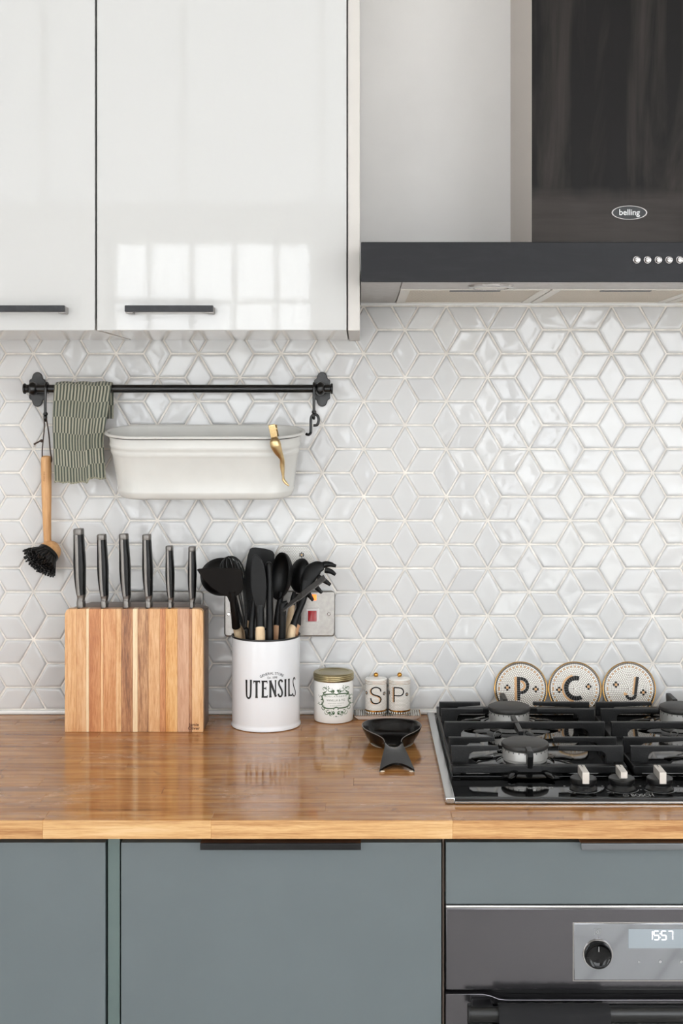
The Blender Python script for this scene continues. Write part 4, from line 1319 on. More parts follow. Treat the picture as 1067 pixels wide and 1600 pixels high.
# gold leg-shaped peg on the rim
peg = thing('leg_peg', W(436, 700, 0.155), 'gold clothes peg shaped like a leg, clipped on the tub rim', 'clip')
LD = lambda px, py, d: W(px, py, d)
g = G()
lp = [(428.6, 684.5, 0.1555), (429.5, 690, 0.1570), (430.8, 696, 0.1565), (433.8, 704, 0.1540), (437.8, 711.5, 0.1515), (440.3, 716.5, 0.1500), (441.0, 721, 0.1480), (441.0, 727, 0.1455), (441.6, 735, 0.1440), (442.3, 743, 0.1430), (442.8, 747.2, 0.1425)]
lr = [5.2, 8.2, 8.7, 7.2, 4.9, 3.7, 3.7, 3.9, 3.1, 2.0, 1.9]
g.tube(smoothline([LD(*p) for p in lp], 5), lerp_list([r * K(0.15) for r in lr], 5), lerp_list([r * K(0.15) * 0.85 for r in lr], 5), 20, side=(1, 0, 0))
g.tube(smoothline([LD(442.4, 744, 0.1430), LD(443.0, 749.5, 0.1440), LD(446.0, 754, 0.1450), LD(449.5, 757.5, 0.1455), LD(451.8, 759.3, 0.1455)], 4), lerp_list([0.0016, 0.0027, 0.0026, 0.0018, 0.0006], 4), lerp_list([0.0016, 0.0026, 0.0020, 0.0014, 0.0006], 4), 14, side=(1, 0, 0))
part('leg', g, M['gold'], peg)
def ribbed(pa, pb, wd, th, name, ridges):
    pa, pb = Vector(pa), Vector(pb)
    m4 = axis_mat((pa + pb) / 2, pb - pa, (1, 0, 0))
    ln = (pb - pa).length
    g = G(); b = bmesh.new(); bmesh.ops.create_cube(b, size=1)
    for v in b.verts: v.co = Vector((v.co.x * wd, v.co.y * th, v.co.z * ln))
    bmesh.ops.bevel(b, geom=list(b.edges), offset=0.0008, segments=2, affect='EDGES', profile=.5)
    g.bm(b, 0, m4)
    p = part(name, g, M['gold'], peg)
    if ridges:
        g = G()
        for k in range(9):
            z = -ln / 2 + ln * (0.25 + 0.62 * k / 8) * 1.0
            for sy in (1, -1):
                p0, p1 = m4 @ Vector((-wd * 0.46, sy * th * 0.5, z)), m4 @ Vector((wd * 0.46, sy * th * 0.5, z))
                g.tube([p0, p1], 0.0007, n=6)
        part('grip_ridges', g, M['gold'], p)
ribbed(LD(429.8, 688, 0.1535), LD(424.2, 663.5, 0.158), 0.0118, 0.0046, 'front_jaw', True)
ribbed(LD(432.5, 690, 0.1250), LD(428.0, 664.5, 0.1440), 0.0105, 0.0040, 'back_jaw', False)
g = G(); g.tube([LD(423, 671.5, 0.151), LD(433, 669.5, 0.151)], 0.0036, n=14)
part('spring', g, M['gold'], peg)

# ================================================================== KNIFE BLOCK
BX0, BX1, BF, BB = X(101.3, 0.138), X(317.3, 0.138), 0.138, 0.054
BZ1 = Z(951.5, 0.138)
kbk = thing('knife_block', ((BX0 + BX1) / 2, -0.095, ZT), 'acacia knife block with a striped front, holding six black-handled knives', 'knife block')
rc = 0.0085
def block_outline(x0, x1):
    """front outline between x0 and x1 with the block's rounded top corners"""
    def top(x):
        e = min(x - BX0, BX1 - x)
        return BZ1 if e >= rc else BZ1 - rc + math.sqrt(max(0, rc * rc - (rc - e) ** 2))
    n = 1 if (x0 > BX0 + rc and x1 < BX1 - rc) else 8
    P = [(x0, ZT + 0.0003), (x1, ZT + 0.0003)]
    return P + [(x1 + (x0 - x1) * i / n, top(x1 + (x0 - x1) * i / n)) for i in range(n + 1)]
g = G(); g.slab([Vector((x, -BF + 0.016, z)) for x, z in block_outline(BX0, BX1)], (0, BF - 0.016 - BB, 0), 0.003, 3)
part('body', g, M['block_dark'], kbk, angle=50)
cuts = [46, 120, 183, 200, 278, 292, 375, 408, 482, 512, 582, 655, 692, 768, 842, 862, 932]
cols = ['tan', 'tan2', 'cream', 'red', 'tan', 'red2', 'tan', 'brown', 'cream', 'brown2', 'tan2', 'red', 'gold', 'rose', 'brown', 'tan']
W_ = {}
pal = dict(tan=((205, 150, 100), (224, 177, 127), (232, 193, 148)), tan2=((195, 137, 90), (215, 165, 116), (227, 184, 139)), cream=((227, 195, 150), (237, 210, 170), (244, 222, 186)),
           red=((174, 110, 69), (193, 129, 84), (212, 154, 106)), red2=((181, 118, 73), (203, 143, 94), (220, 168, 120)), brown=((129, 88, 62), (170, 118, 82), (196, 148, 106)),
           brown2=((139, 96, 69), (182, 135, 96), (214, 170, 127)), gold=((200, 137, 75), (222, 168, 106), (232, 188, 131)), rose=((184, 137, 104), (200, 154, 122), (212, 170, 139)))
for k, v in pal.items(): W_[k] = wood('acacia_' + k, [(0, v[0]), (0.5, v[1]), (1, v[2])], (90, 90, 6), 0.38, rnd=0.2, fine=0.5)
for i in range(16):
    xa, xb = X(90 + cuts[i] / 4.104, BF), X(90 + cuts[i + 1] / 4.104, BF)
    g = G(); g.slab([Vector((x, -BF, z)) for x, z in block_outline(xa + 0.00004, xb - 0.00004)], (0, 0.0158, 0), 0.00035, 1)
    part('wood_strip', g, W_[cols[i]], kbk, smooth=False)
g = G(); mb = plane_map((0, -BF, 0), (1, 0, 0), (0, 0, 1), 0.0002)
print_text(g, mb, 'Jamie', X(303.2, BF), Z(1134.5, BF), 0.0055, 1.05, 0.02); print_text(g, mb, 'Oliver', X(302.8, BF), Z(1140.2, BF), 0.0055, 1.05, 0.02)
part('lettering', g, plain('burnt_lettering', (92, 52, 34), 0.6), kbk, smooth=False)
for px in (126.8, 163.3, 198, 232.5, 267, 300.5):
    part('slot', G().dbox(X(px, 0.11) - 0.0022, X(px, 0.11) + 0.0022, 0.078, 0.134, BZ1 - 0.0002, BZ1 + 0.0002), M['dark_gap'], kbk, smooth=False)

def knife(xt, yt, wt_, xb, ybase, wb, label, steel=0.32):
    """xt, yt: centre of the butt; xb: centre of the bolster foot, widths in photo pixels"""
    d = 0.118
    k = K(d)
    zt, zf = Z(yt, d), BZ1 + 0.0006
    H = zt - zf
    t = thing('kitchen_knife', (X(xb, d), -d, zf), label, 'knife', 'knives in the block')
    px = lambda u: X(xb + (xt - xb) * u, d)
    def pth(us, off=0.0, dy=0.0): return [Vector((px(u) + off_, -d + dy, zf + H * u)) for u, off_ in us]
    hw, hb = wt_ * k / 2, wb * k / 2
    us = [0.155, 0.25, 0.38, 0.52, 0.66, 0.80, 0.93]
    wd = [0.84, 0.98, 1.12, 1.20, 1.14, 1.04, 0.98]
    bend = [0.10, 0.02, -0.03, -0.02, 0.0, 0.0, 0.0]
    off = [b * hw for b in bend]
    P = pth([(u, o) for u, o in zip(us, off)])
    g = G(); g.tube(smoothline(P, 4), lerp_list([hw * w_ for w_ in wd], 4), lerp_list([0.0110 * (0.8 + 0.2 * w_) for w_ in wd], 4), 18, side=(1, 0, 0), power=2.8)
    h = part('handle', g, M['knife_black'], t)
    g = G()
    sp_ = []
    for u, o_, w_ in zip(us, off, wd): sp_.append(Vector((px(u) + o_ - hw * 0.26, -d - 0.0110 * (0.8 + 0.2 * w_) - 0.0002, zf + H * u)))
    g.tube(smoothline(sp_, 4), hw * steel, 0.0016, 12, side=(1, 0, 0), power=3)
    part('tang', g, M['blade'], h, label='steel spine strip')
    g = G(); g.tube(pth([(0.925, 0), (0.935, 0), (0.985, 0), (1.0, 0)]), [hw * 0.96, hw * 1.0, hw * 1.0, hw * 0.92], [0.0108, 0.0112, 0.0112, 0.0104], 18, side=(1, 0, 0), power=2.8)
    part('end_cap', g, M['blade'], t, label='steel end cap')
    g = G(); g.tube(smoothline(pth([(0.0, 0), (0.06, 0), (0.085, -0.02 * hw), (0.11, 0.05 * hw), (0.14, 0.10 * hw), (0.162, 0.10 * hw)]), 3), lerp_list([hb, hb, hb * 0.86, hw * 0.70, hw * 0.78, hw * 0.84], 3), lerp_list([0.0112, 0.0112, 0.0108, 0.0092, 0.0096, 0.0104], 3), 16, side=(1, 0, 0), power=3.4)
    part('bolster', g, M['blade'], t, label='steel bolster')
knife(122.8, 826, 16.0, 126.8, 952, 12.5, 'tallest black-handled knife, in the slot nearest the dish brush')
knife(158.8, 835, 14.4, 163.3, 951, 10.6, 'black-handled knife in the second slot from the dish brush')
knife(193.3, 834, 14.6, 198.0, 951, 11.0, 'black-handled knife in the third slot from the dish brush')
knife(229.2, 835, 13.8, 232.5, 951, 10.6, 'long black-handled knife in the third slot from the utensil pot')
knife(264.6, 853, 11.6, 267.0, 951, 7.6, 'short black-handled knife in the second slot from the utensil pot')
knife(300.2, 854, 11.4, 300.5, 951, 7.4, 'short black-handled knife in the slot nearest the utensil pot')

# ================================================================== SOCKETS
def rrect(cx, cz, hw, hh, r, n=6):
    P = []
    for sx, sz, a0 in ((1, 1, 0), (-1, 1, PI / 2), (-1, -1, PI), (1, -1, 3 * PI / 2)):
        for i in range(n + 1):
            a = a0 + PI / 2 * i / n
            P.append((cx + sx * (hw - r) + r * math.cos(a), cz + sz * (hh - r) + r * math.sin(a)))
    return P
SD0, SD1 = 0.0088, 0.0165
def plate(x0, x1, z0, z1, label, name, parent_only=False):
    t = thing(name, ((x0 + x1) / 2, -SD0, z0), label, 'socket')
    cx, cz = (x0 + x1) / 2, (z0 + z1) / 2
    g = G(); g.slab([Vector((x, -SD0, z)) for x, z in rrect(cx, cz, (x1 - x0) / 2, (z1 - z0) / 2, 0.0065)], (0, -(SD1 - SD0), 0), 0.0028, 3)
    part('face_plate', g, M['socket_steel'], t, angle=60)
    return t, cx, cz
t1, cx, cz = plate(X(196, SD1), X(317.3, SD1), Z(995, SD1), Z(924, SD1), 'brushed steel double socket showing above the knife block', 'wall_socket')
for sx in (-1, 1):
    part('socket_insert', G().dbox(cx + sx * 0.034 - 0.021, cx + sx * 0.034 + 0.021, SD1 - 0.001, SD1 + 0.002, cz - 0.030, cz + 0.018, 0.002), M['black_matt'], t1)
t2, cx, cz = plate(X(350, SD1), X(523.3, SD1), Z(995, SD1), Z(923.6, SD1), 'brushed steel cooker switch with a red rocker behind the utensil pot', 'cooker_switch')
t2['category'] = 'switch'
sx0, sx1, sz0, sz1 = X(478.2, SD1), X(499, SD1), Z(971.5, SD1), Z(950, SD1)
sur = part('switch_surround', G().dbox(sx0, sx1, SD1 - 0.001, SD1 + 0.0022, sz0, sz1, 0.0012), M['switch_white'], t2)
rx_0, rx_1 = X(481.3, SD1), X(494.7, SD1)
g = G(); rz0, rz1, rzm = Z(970.6, SD1), Z(954.0, SD1), Z(960, SD1)
g.slab([Vector((rx_0, -dd, z)) for dd, z in ((SD1 + 0.0015, rz0), (SD1 + 0.0062, rz0 + 0.0006), (SD1 + 0.0050, rzm), (SD1 + 0.0032, rz1), (SD1 + 0.0015, rz1))], (rx_1 - rx_0, 0, 0), 0.0005)
part('rocker', g, M['red'], sur, label='red rocker')
g = G(); g.dbox(X(487, SD1), X(494.5, SD1), SD1 - 0.001, SD1 + 0.002, Z(938, SD1), Z(929, SD1), 0.0012)
part('neon_lamp', g, M['neon'], t2, label='small lit orange indicator')
for px, py in ((513.8, 959.5), (357.5, 959.5)):
    m4 = axis_mat((X(px, SD1), -SD1, Z(py, SD1)), (0, -1, 0))
    part('screw', G().lathe([(0.0034, -0.0005), (0.0034, 0.0006), (0.0025, 0.0013), (0.0, 0.0013)], (0, 0, 0), 18, m4), M['chrome'], t2)

# hexagon-mosaic coaster standing on the switch plate
cq = [(440.5, 854.2), (478.5, 854.2), (483, 857), (489.0, 872), (489.0, 906), (483, 920), (478, 923.2), (441, 923.2), (436, 920), (430.5, 906), (430.5, 872), (436.5, 857)]
co = thing('mosaic_coaster', (X(460, 0.013), -0.0115, Z(923.2, 0.015)), 'pale hexagon-mosaic coaster with flowers, behind the black utensils', 'coaster')
g = G(); g.slab([W(px, py, 0.0145) + Vector((0, 0.0055, 0)) for px, py in cq], (0, -0.0050, 0), 0.0012)
g.uv = [(v.x, v.z) for v in g.v]
part('slab', g, M['coaster_hex'], co)
mc = plane_map((0, -0.0140, 0), (1, 0, 0), (0, 0, 1), 0.0003)
g, go_ = G(), G()
for fx, fy in ((471.2, 867), (449.5, 875), (441, 900)):
    u, v = X(fx, 0.0145), Z(fy, 0.0145)
    for k in range(6): disc(g, mc, u + 0.0034 * math.cos(k * PI / 3 + .52), v + 0.0034 * math.sin(k * PI / 3 + .52), 0.0016, 6)
    disc(go_, mc, u, v, 0.0016, 6)
fl2 = part('flower_print', g, M['mosaic_black'], co, smooth=False)
part('flower_centres', go_, M['plate_gold'], co, smooth=False)

# ================================================================== UTENSIL POT
PC, PR = Vector((X(415.6, 0.081), -0.0812, ZT)), 0.0612
PH = Z(991.0, 0.081) - ZT
pot = thing('utensil_pot', PC, 'tall white tin pot lettered UTENSILS, full of black kitchen tools', 'pot')
part('body', G().lathe([(0.0, 0.0003), (PR - 0.002, 0.0003), (PR + 0.0012, 0.0012), (PR + 0.0016, 0.0035), (PR + 0.0006, 0.0060), (PR - 0.0004, 0.0080), (PR, 0.011), (PR, PH - 0.0028)], PC, 72), M['pot_white'], pot)
part('inside', G().lathe([(PR - 0.0008, PH - 0.002), (PR - 0.0008, 0.0040), (0.0, 0.0040)], PC, 48), M['pot_inside'], pot)
part('rim', G().lathe([(PR - 0.0014, PH - 0.0030), (PR - 0.0014, PH - 0.0005), (PR - 0.0004, PH + 0.0004), (PR + 0.0010, PH + 0.0002), (PR + 0.0014, PH - 0.0008), (PR + 0.0010, PH - 0.0022), (PR - 0.0002, PH - 0.0030)], PC, 72), M['rim_black'], pot, label='black rolled rim')
mpp = cyl_map(PC, PR, 0.0, 0.0004)
def PU(cx_, cy_):
    """photo position (in a 9.7x view from 365, 1035) carried onto the pot's front"""
    px, py = 365 + cx_ / 9.70, 1035 + cy_ / 9.70
    d = 0.0812 + PR
    for _ in range(4):
        sn = max(-0.985, min(0.985, (X(px, d) - PC.x) / PR))
        d = 0.0812 + PR * math.sqrt(1 - sn * sn)
    return (math.asin(sn) * PR, Z(py, d) - ZT)
g = G()
def pst(pts, wd, flare=True):
    """a printed stroke; widths in view pixels, ends flare like the photo's lettering"""
    n = 8 if len(pts) == 2 else 6
    P = smoothline([(a, b, 0) for a, b in pts], n) if len(pts) > 2 else [Vector((pts[0][0] + (pts[1][0] - pts[0][0]) * q / 8, pts[0][1] + (pts[1][1] - pts[0][1]) * q / 8, 0)) for q in range(9)]
    N = len(P)
    kk_ = K(0.14) / 9.70
    ws = [(wd * (1 + (0.30 * abs(2 * i / (N - 1) - 1) ** 6 if flare else 0))) * kk_ for i in range(N)]
    stroke(g, mpp, [PU(p.x, p.y) for p in P], ws)
pst([(195, 262), (197, 420), (200, 500), (212, 532), (229, 541), (246, 532), (257, 500), (261, 420), (263, 262)], 27)
pst([(348, 282), (348, 541)], 33); pst([(298, 287), (402, 287)], 25, False); pst([(303, 276), (303, 318)], 10, False); pst([(397, 276), (397, 316)], 10, False)
pst([(442, 276), (442, 537)], 33); pst([(430, 288), (510, 288)], 24, False); pst([(445, 393), (492, 393)], 20, False); pst([(430, 524), (514, 524)], 26, False); pst([(506, 278), (506, 318)], 10, False); pst([(510, 495), (510, 535)], 10, False); pst([(490, 368), (490, 418)], 9, False)
pst([(556, 272), (556, 531)], 30); pst([(552, 276), (640, 520)], 34, False); pst([(634, 266), (634, 520)], 20)
pst([(734, 300), (730, 278), (714, 268), (696, 276), (684, 305), (690, 345), (710, 385), (730, 430), (733, 475), (722, 507), (704, 516), (685, 505), (675, 475)], 27, False)
pst([(783, 254), (783, 519)], 30)
pst([(836, 247), (838, 512)], 28); pst([(832, 500), (888, 497)], 24, False); pst([(884, 462), (885, 510)], 10, False)
pst([(928, 262), (924, 240), (913, 232), (903, 250), (898, 290), (903, 340), (916, 385), (930, 430), (932, 475), (924, 502), (910, 508), (899, 495), (893, 470)], 19, False)
def arcw(a, b):
    Rr = 0.036; t = a / Rr
    return (math.sin(t) * (Rr + b), math.cos(t) * (Rr + b) - Rr)
def fit(body, h, wd, bold):
    vs, _ = text2d(body, h, 1.0, bold)
    return wd / (max(a for a, b in vs) - min(a for a, b in vs))
u0_, v0_ = PU(582, 183)
print_text(g, mpp, 'GENERAL STORE', u0_, v0_, 0.0046, fit('GENERAL STORE', 0.0046, 0.0425, 0.006), 0.006, warp=arcw)
u0_, v0_ = PU(586, 247)
print_text(g, mpp, 'Est. 1898', u0_, v0_, 0.0042, fit('Est. 1898', 0.0042, 0.0172, 0.0), 0.0)
part('lettering', g, M['black_print'], pot, smooth=False)

# utensils: every handle stands on the bottom inside the pot
def stand(rim, deep=0.70, floor=0.0065):
    c = Vector((PC.x, PC.y, 0)); r = Vector((rim.x, rim.y, 0)) - c
    e = c + r * deep
    return Vector((e.x, e.y, ZT + floor))
def utensil(name, label, rim, neck, r_h, mat, grip=None, cat='utensil'):
    """handle from the pot's bottom through the rim point up to the neck"""
    foot = stand(rim)
    t = thing(name, foot, label, cat, 'kitchen tools in the white pot')
    g = G(); g.tube(smoothline([foot, foot.lerp(rim, 0.5), rim, neck], 4), lerp_list([r_h * 0.9, r_h, r_h, r_h * 0.92], 4), n=16)
    part('handle', g, mat, t, label='pale wooden handle' if mat is M['pale_wood'] else ('warm wooden handle' if mat is M['warm_wood'] else None))
    return t
NY = M['nylon']
# 1 wide scoop-turner, brown black, at the left front
t = utensil('wok_turner', 'broad brown-black turner with a pointed corner at the front of the pot', W(372.2, 991, 0.084), W(368.6, 977.5, 0.102), 0.0078, M['pale_wood'])
g = G(); g.tube(smoothline([W(368.8, 979.5, 0.102), W(366.6, 960, 0.116), W(364.0, 938, 0.124), W(362.5, 924, 0.1265)], 4), lerp_list([0.0078, 0.0066, 0.0062, 0.0075], 4), n=16)
part('neck', g, NY, t)
ol = [(307.3, 890.3), (309.7, 888.8), (330, 887.6), (355, 887.8), (373.1, 889.0), (376.6, 891.6), (378.8, 904), (380.2, 918), (376.8, 926), (369.6, 931.2), (362, 933), (352.6, 931.8), (344.6, 928.2), (329.2, 918), (317.0, 904.8)]
g = G(); g.slab([W(a, b, 0.1305) for a, b in ol], (0, 0.0042, 0), 0.0012)
part('blade', g, M['nylon_brown'], t)
# 2 round ladle behind it
t = utensil('ladle', 'round-bowled black ladle behind the broad turner', W(382.5, 989, 0.051), W(361.5, 926, 0.047), 0.0042, NY)
def bowl(c, axis, hint, a, b, dep, thick=0.0022, n=36, k=10):
    prof = [(math.sin(PI / 2 * i / k), -math.cos(PI / 2 * i / k)) for i in range(k + 1)]
    inn = [(r * (1 - thick / a), z * (1 - thick / dep)) for r, z in prof][::-1]
    pr = prof + [(1 - thick / a * 0.3, 0.02)] + inn
    return G().lathe(pr, (0, 0, 0), n, axis_mat(c, axis, hint, (a, b, dep)))
part('bowl', bowl(W(346.5, 899.5, 0.0485), (-0.12, 0.90, 0.42), (1, 0, 0), 0.0395, 0.0385, 0.0330), NY, t)
# 3 whisk
t = utensil('whisk', 'black balloon whisk crossing in front of the round ladle', W(387, 991, 0.101), W(383.8, 985, 0.101), 0.0050, NY)
wc0, wc1 = W(383.8, 986, 0.101), W(357, 869.5, 0.1010)
ax = (wc1 - wc0); wl = ax.length; ax.normalize()
s1 = Vector((1, 0, 0)); s1 = (s1 - ax * s1.dot(ax)).normalized(); s2 = ax.cross(s1)
g = G()
for k in range(6):
    a = PI * k / 6 + 0.2
    dv = s1 * math.cos(a) + s2 * math.sin(a) * 0.30
    loop = []
    for i in range(33):
        q = i / 32 * 2 * PI
        # teardrop: narrow at the neck, round at the top
        zz = wl * (0.5 - 0.5 * math.cos(q)); u = zz / wl
        rr = 0.0315 * (u ** 0.8) * math.sqrt(max(0, 1 - u ** 5)) * (1 if q < PI else -1)
        loop.append(wc0 + ax * zz + dv * rr)
    g.tube(loop, 0.0011, n=6, closed=False)
part('wires', g, M['black_satin'], t)
# 4 big flat spatula at the back
t = utensil('spatula', 'tall flat black spatula with a rounded top at the back of the pot', W(381.5, 989, 0.066), W(386.5, 969.5, 0.062), 0.0072, M['pale_wood'])
g = G(); g.tube(smoothline([W(386, 971, 0.062), W(389, 955, 0.059), W(392, 938, 0.057)], 4), lerp_list([0.0066, 0.0060, 0.0085], 4), lerp_list([0.0066, 0.0050, 0.0030], 4), 14, side=(1, 0, 0))
part('neck', g, NY, t)
ol = [(390.5, 857.5), (394, 855.6), (399, 855.4), (412, 857), (421.5, 859.2), (426.5, 862), (429, 867), (427, 890), (423, 915), (414, 932), (401, 947), (386, 948), (382.3, 935), (379.4, 922), (379.2, 911), (382.8, 891), (387, 867)]
g = G(); g.slab([W(a, b, 0.0565) for a, b in ol], (0, 0.0032, 0), 0.0010)
part('blade', g, NY, t)
# 5 pointed narrow spatula in front
t = utensil('jar_spatula', 'narrow black spatula with a pointed tip at the pot front', W(406.6, 994, 0.1275), W(406.4, 980.5, 0.126), 0.0086, M['pale_wood'])
g = G(); g.tube(smoothline([W(406.4, 982, 0.126), W(406.2, 965, 0.124), W(405.6, 945, 0.123)], 4), lerp_list([0.0082, 0.0076, 0.0078], 4), lerp_list([0.0078, 0.0064, 0.0040], 4), 16, side=(1, 0, 0))
part('neck', g, NY, t)
ol = [(398, 866), (401.5, 867.5), (406, 871.5), (410, 877), (412.8, 885), (414.8, 895), (416.2, 908), (416.6, 920), (415.6, 935), (413.5, 950), (399, 950), (395.2, 937), (392.4, 924), (391.2, 912), (391.2, 894), (392.2, 882), (394, 874), (396, 868.5)]
g = G(); g.slab([W(a, b, 0.1255) for a, b in ol], (0, 0.0045, 0), 0.0016)
part('blade', g, NY, t)
# 6 upturned black rods
t = utensil('upturned_tool', 'thick black rod with a domed end standing upright mid-pot', W(421.5, 995, 0.1225), W(421.6, 960, 0.116), 0.0068, NY)
g = G(); g.tube(smoothline([W(421.6, 961, 0.116), W(421.2, 930, 0.112), W(420.2, 895, 0.108), W(420.0, 884, 0.107), W(420.2, 879.5, 0.107), W(420.3, 877.6, 0.107)], 4), lerp_list([0.0066, 0.0064, 0.0068, 0.0072, 0.0052, 0.0012], 4), n=16)
part('grip_end', g, M['nylon'], t)
t = utensil('slim_tool', 'slim black rod leaning out beside the pointed spatula', W(392.8, 994.5, 0.1215), W(394.5, 965, 0.1145), 0.0058, NY)
g = G(); g.tube(smoothline([W(394.5, 966, 0.1145), W(397.5, 938, 0.1085), W(400.5, 915, 0.104), W(401, 911, 0.104)], 4), lerp_list([0.0056, 0.0052, 0.0050, 0.002], 4), n=14)
part('grip_end', g, NY, t)
# 7 deep spoon
t = utensil('serving_spoon', 'deep black spoon with its hollow turned to the pointed spatula', W(431, 990, 0.088), W(431.6, 979, 0.086), 0.0070, M['warm_wood'])
g = G(); g.tube(smoothline([W(431.6, 980, 0.086), W(433, 962, 0.081), W(436.5, 942, 0.076), W(440, 925, 0.073)], 4), lerp_list([0.0058, 0.0050, 0.0052, 0.0060], 4), n=14)
part('neck', g, NY, t)
part('bowl', bowl(W(436.5, 900, 0.083), (-0.62, -0.78, 0.05), (0.18, 0.0, 1), 0.0435, 0.0225, 0.0250), NY, t, angle=60)
# 8 shallow spoon, its back to us
t = utensil('solid_spoon', 'black spoon showing its rounded back, beside the mosaic coaster', W(461.4, 989, 0.074), W(465.5, 976, 0.070), 0.0054, M['warm_wood'])
g = G(); g.tube(smoothline([W(465.5, 977, 0.070), W(466.8, 955, 0.063), W(466.5, 928, 0.056)], 4), lerp_list([0.0055, 0.0046, 0.0052], 4), n=14)
part('neck', g, NY, t)
part('bowl', bowl(W(470.5, 899.5, 0.0475), (0.62, 0.70, 0.0), (0.34, 0.0, 1), 0.0330, 0.0245, 0.0180), NY, t, angle=60)
# 9 slotted turner, seen along its edge
t = utensil('slotted_turner', 'worn black slotted turner seen edge-on, slanting in front of the spoons', W(440.8, 993, 0.122), W(441.4, 960, 0.124), 0.0066, NY)
g = G(); g.tube(smoothline([W(441.4, 961, 0.124), W(441.6, 950, 0.125), W(443.5, 944.5, 0.125), W(449, 940.5, 0.124)], 4), lerp_list([0.0066, 0.0068, 0.0060, 0.0030], 4), n=14)
part('neck', g, NY, t)
pa, pb, pc_ = W(440.5, 948.5, 0.1200), W(466, 928.0, 0.118), W(505.4, 897.8, 0.1150)
u = (pc_ - pa).normalized(); v = Vector((0.04, -0.95, -0.20)); v = (v - u * v.dot(u)).normalized(); nn = u.cross(v)
ln = (pc_ - pa).length
g = G()
def strip(a0, a1, b0, b1, th=0.0022):
    g.slab([pa + u * a + v * b for a, b in ((a0, b0), (a1, b0), (a1, b1), (a0, b1))], nn * th, 0.0005, 1)
ww = 0.030
strip(0, ln * 0.36, ww * 0.15, ww * 0.85); strip(ln * 0.92, ln, 0, ww); strip(ln * 0.36, ln * 0.46, 0, ww)
for k in range(5): strip(ln * 0.459, ln * 0.921, ww * k * 0.215, ww * (k * 0.215 + 0.14))
part('blade', g, M['nylon_grey'], t, label='greyed slotted blade')
# 10 pasta fork
t = utensil('pasta_fork', 'black pasta fork with pronged head leaning out over the red switch', W(454.5, 991, 0.103), W(457.6, 979.5, 0.100), 0.0078, M['pale_wood'])
g = G(); g.tube(smoothline([W(457.4, 980.5, 0.100), W(462.5, 965, 0.097), W(468.5, 950, 0.094), W(473, 938, 0.092), W(476, 922, 0.090), W(480, 908, 0.088)], 4), lerp_list([0.0068, 0.0060, 0.0058, 0.0062, 0.0080, 0.0105], 4), lerp_list([0.0068, 0.0060, 0.0056, 0.0054, 0.0056, 0.0056], 4), 16, side=(1, 0, 0))
part('neck', g, NY, t)
g = G(); g.tube(smoothline([W(478, 915, 0.089), W(482, 903, 0.087), W(488, 893, 0.086), W(497, 886.5, 0.086), W(506, 885, 0.087)], 5), lerp_list([0.010, 0.0145, 0.0160, 0.0125, 0.0060], 5), lerp_list([0.005, 0.0062, 0.0062, 0.0050, 0.0030], 5), 18, side=(0.5, -0.4, -0.75))
part('head', g, NY, t)
PR_ = [((501, 885.5, .084), (513, 881.8, .082), (525.0, 884.5, .084)), ((508, 890.5, .090), (517, 893, .093), (524.2, 898.3, .094)), ((497, 902, .094), (508, 908, .097), (516.4, 914.2, .098)), ((489, 912, .095), (496, 919.5, .098), (503.2, 926.6, .099)), ((478, 924, .094), (484, 931, .096), (489.2, 938.5, .097)), ((500, 884, .075), (510, 880.6, .071), (520.5, 881.6, .070))]
for a, b, c in PR_:
    g = G(); g.tube(smoothline([W(*a), W(*b), W(*c)], 5), lerp_list([0.0058, 0.0046, 0.0026], 5), lerp_list([0.0030, 0.0030, 0.0022], 5), 12, side=(0, 0, 1))
    part('prong', g, NY, t)
# 11 plain wooden handle seen between the spoons
t = utensil('wooden_spoon', 'bare wooden handle just visible between the two black spoons', W(450.0, 989, 0.066), W(456.5, 945, 0.058), 0.0062, M['pale_wood'])
g = G(); g.tube([W(456.4, 946, 0.058), W(458, 935, 0.056), W(459.5, 925, 0.054)], [0.0058, 0.005, 0.003], n=12)
part('neck', g, NY, t)

# ================================================================== CANDLE JAR
JC, JR = Vector((X(521.2, 0.046), -0.0462, ZT)), 0.0362
JL = Z(1059.5, 0.046) - ZT
jar = thing('candle_jar', JC, 'white candle jar with green wreath print and brass screw lid', 'candle jar')
part('body', G().lathe([(0.0, 0.0003), (JR - 0.003, 0.0003), (JR - 0.0008, 0.0014), (JR, 0.004), (JR, JL - 0.003), (JR - 0.001, JL)], JC, 64), M['jar'], jar)
JT = JL + 0.0125
lid = [(JR - 0.004, JL - 0.0012), (JR + 0.0006, JL - 0.0012), (JR + 0.0010, JL)]
for k in range(3):
    z = JL + 0.0010 + k * 0.0032
    lid += [(JR + 0.0010, z), (JR + 0.0014, z + 0.0012), (JR + 0.0010, z + 0.0024), (JR + 0.0005, z + 0.0028)]
lid += [(JR + 0.0006, JT - 0.0012), (JR - 0.0004, JT), (JR - 0.003, JT + 0.0002), (JR - 0.0075, JT + 0.0002), (JR - 0.0085, JT - 0.0008), (JR - 0.0095, JT - 0.0012), (0.0, JT - 0.0012)]
part('lid', G().lathe(lid, JC, 64), M['jar_lid'], jar, label='ribbed brass lid')
mj = cyl_map(JC, JR, 0.0, 0.0003)
jz = lambda py: Z(py, 0.046 + JR) - ZT
kk = K(0.046 + JR)
def ju(px): return math.asin(max(-.99, min(.99, (px - 521.2) * kk / JR))) * JR
P2 = lambda px, py: (ju(px + 4.4 - 4.4), jz(py))
cu_, cv_ = ju(526.0), jz(1098)
def Q(cx_, cy_): return (ju(480 + cx_ / 11.856), jz(1030 + cy_ / 11.856))
gl, gd, gt = G(), G(), G()
fr_ = [(345, 655), (500, 640), (545, 655), (600, 640), (730, 650), (790, 690), (770, 780), (795, 850), (740, 905), (600, 912), (545, 895), (480, 915), (340, 915), (280, 860), (300, 780), (275, 700)]
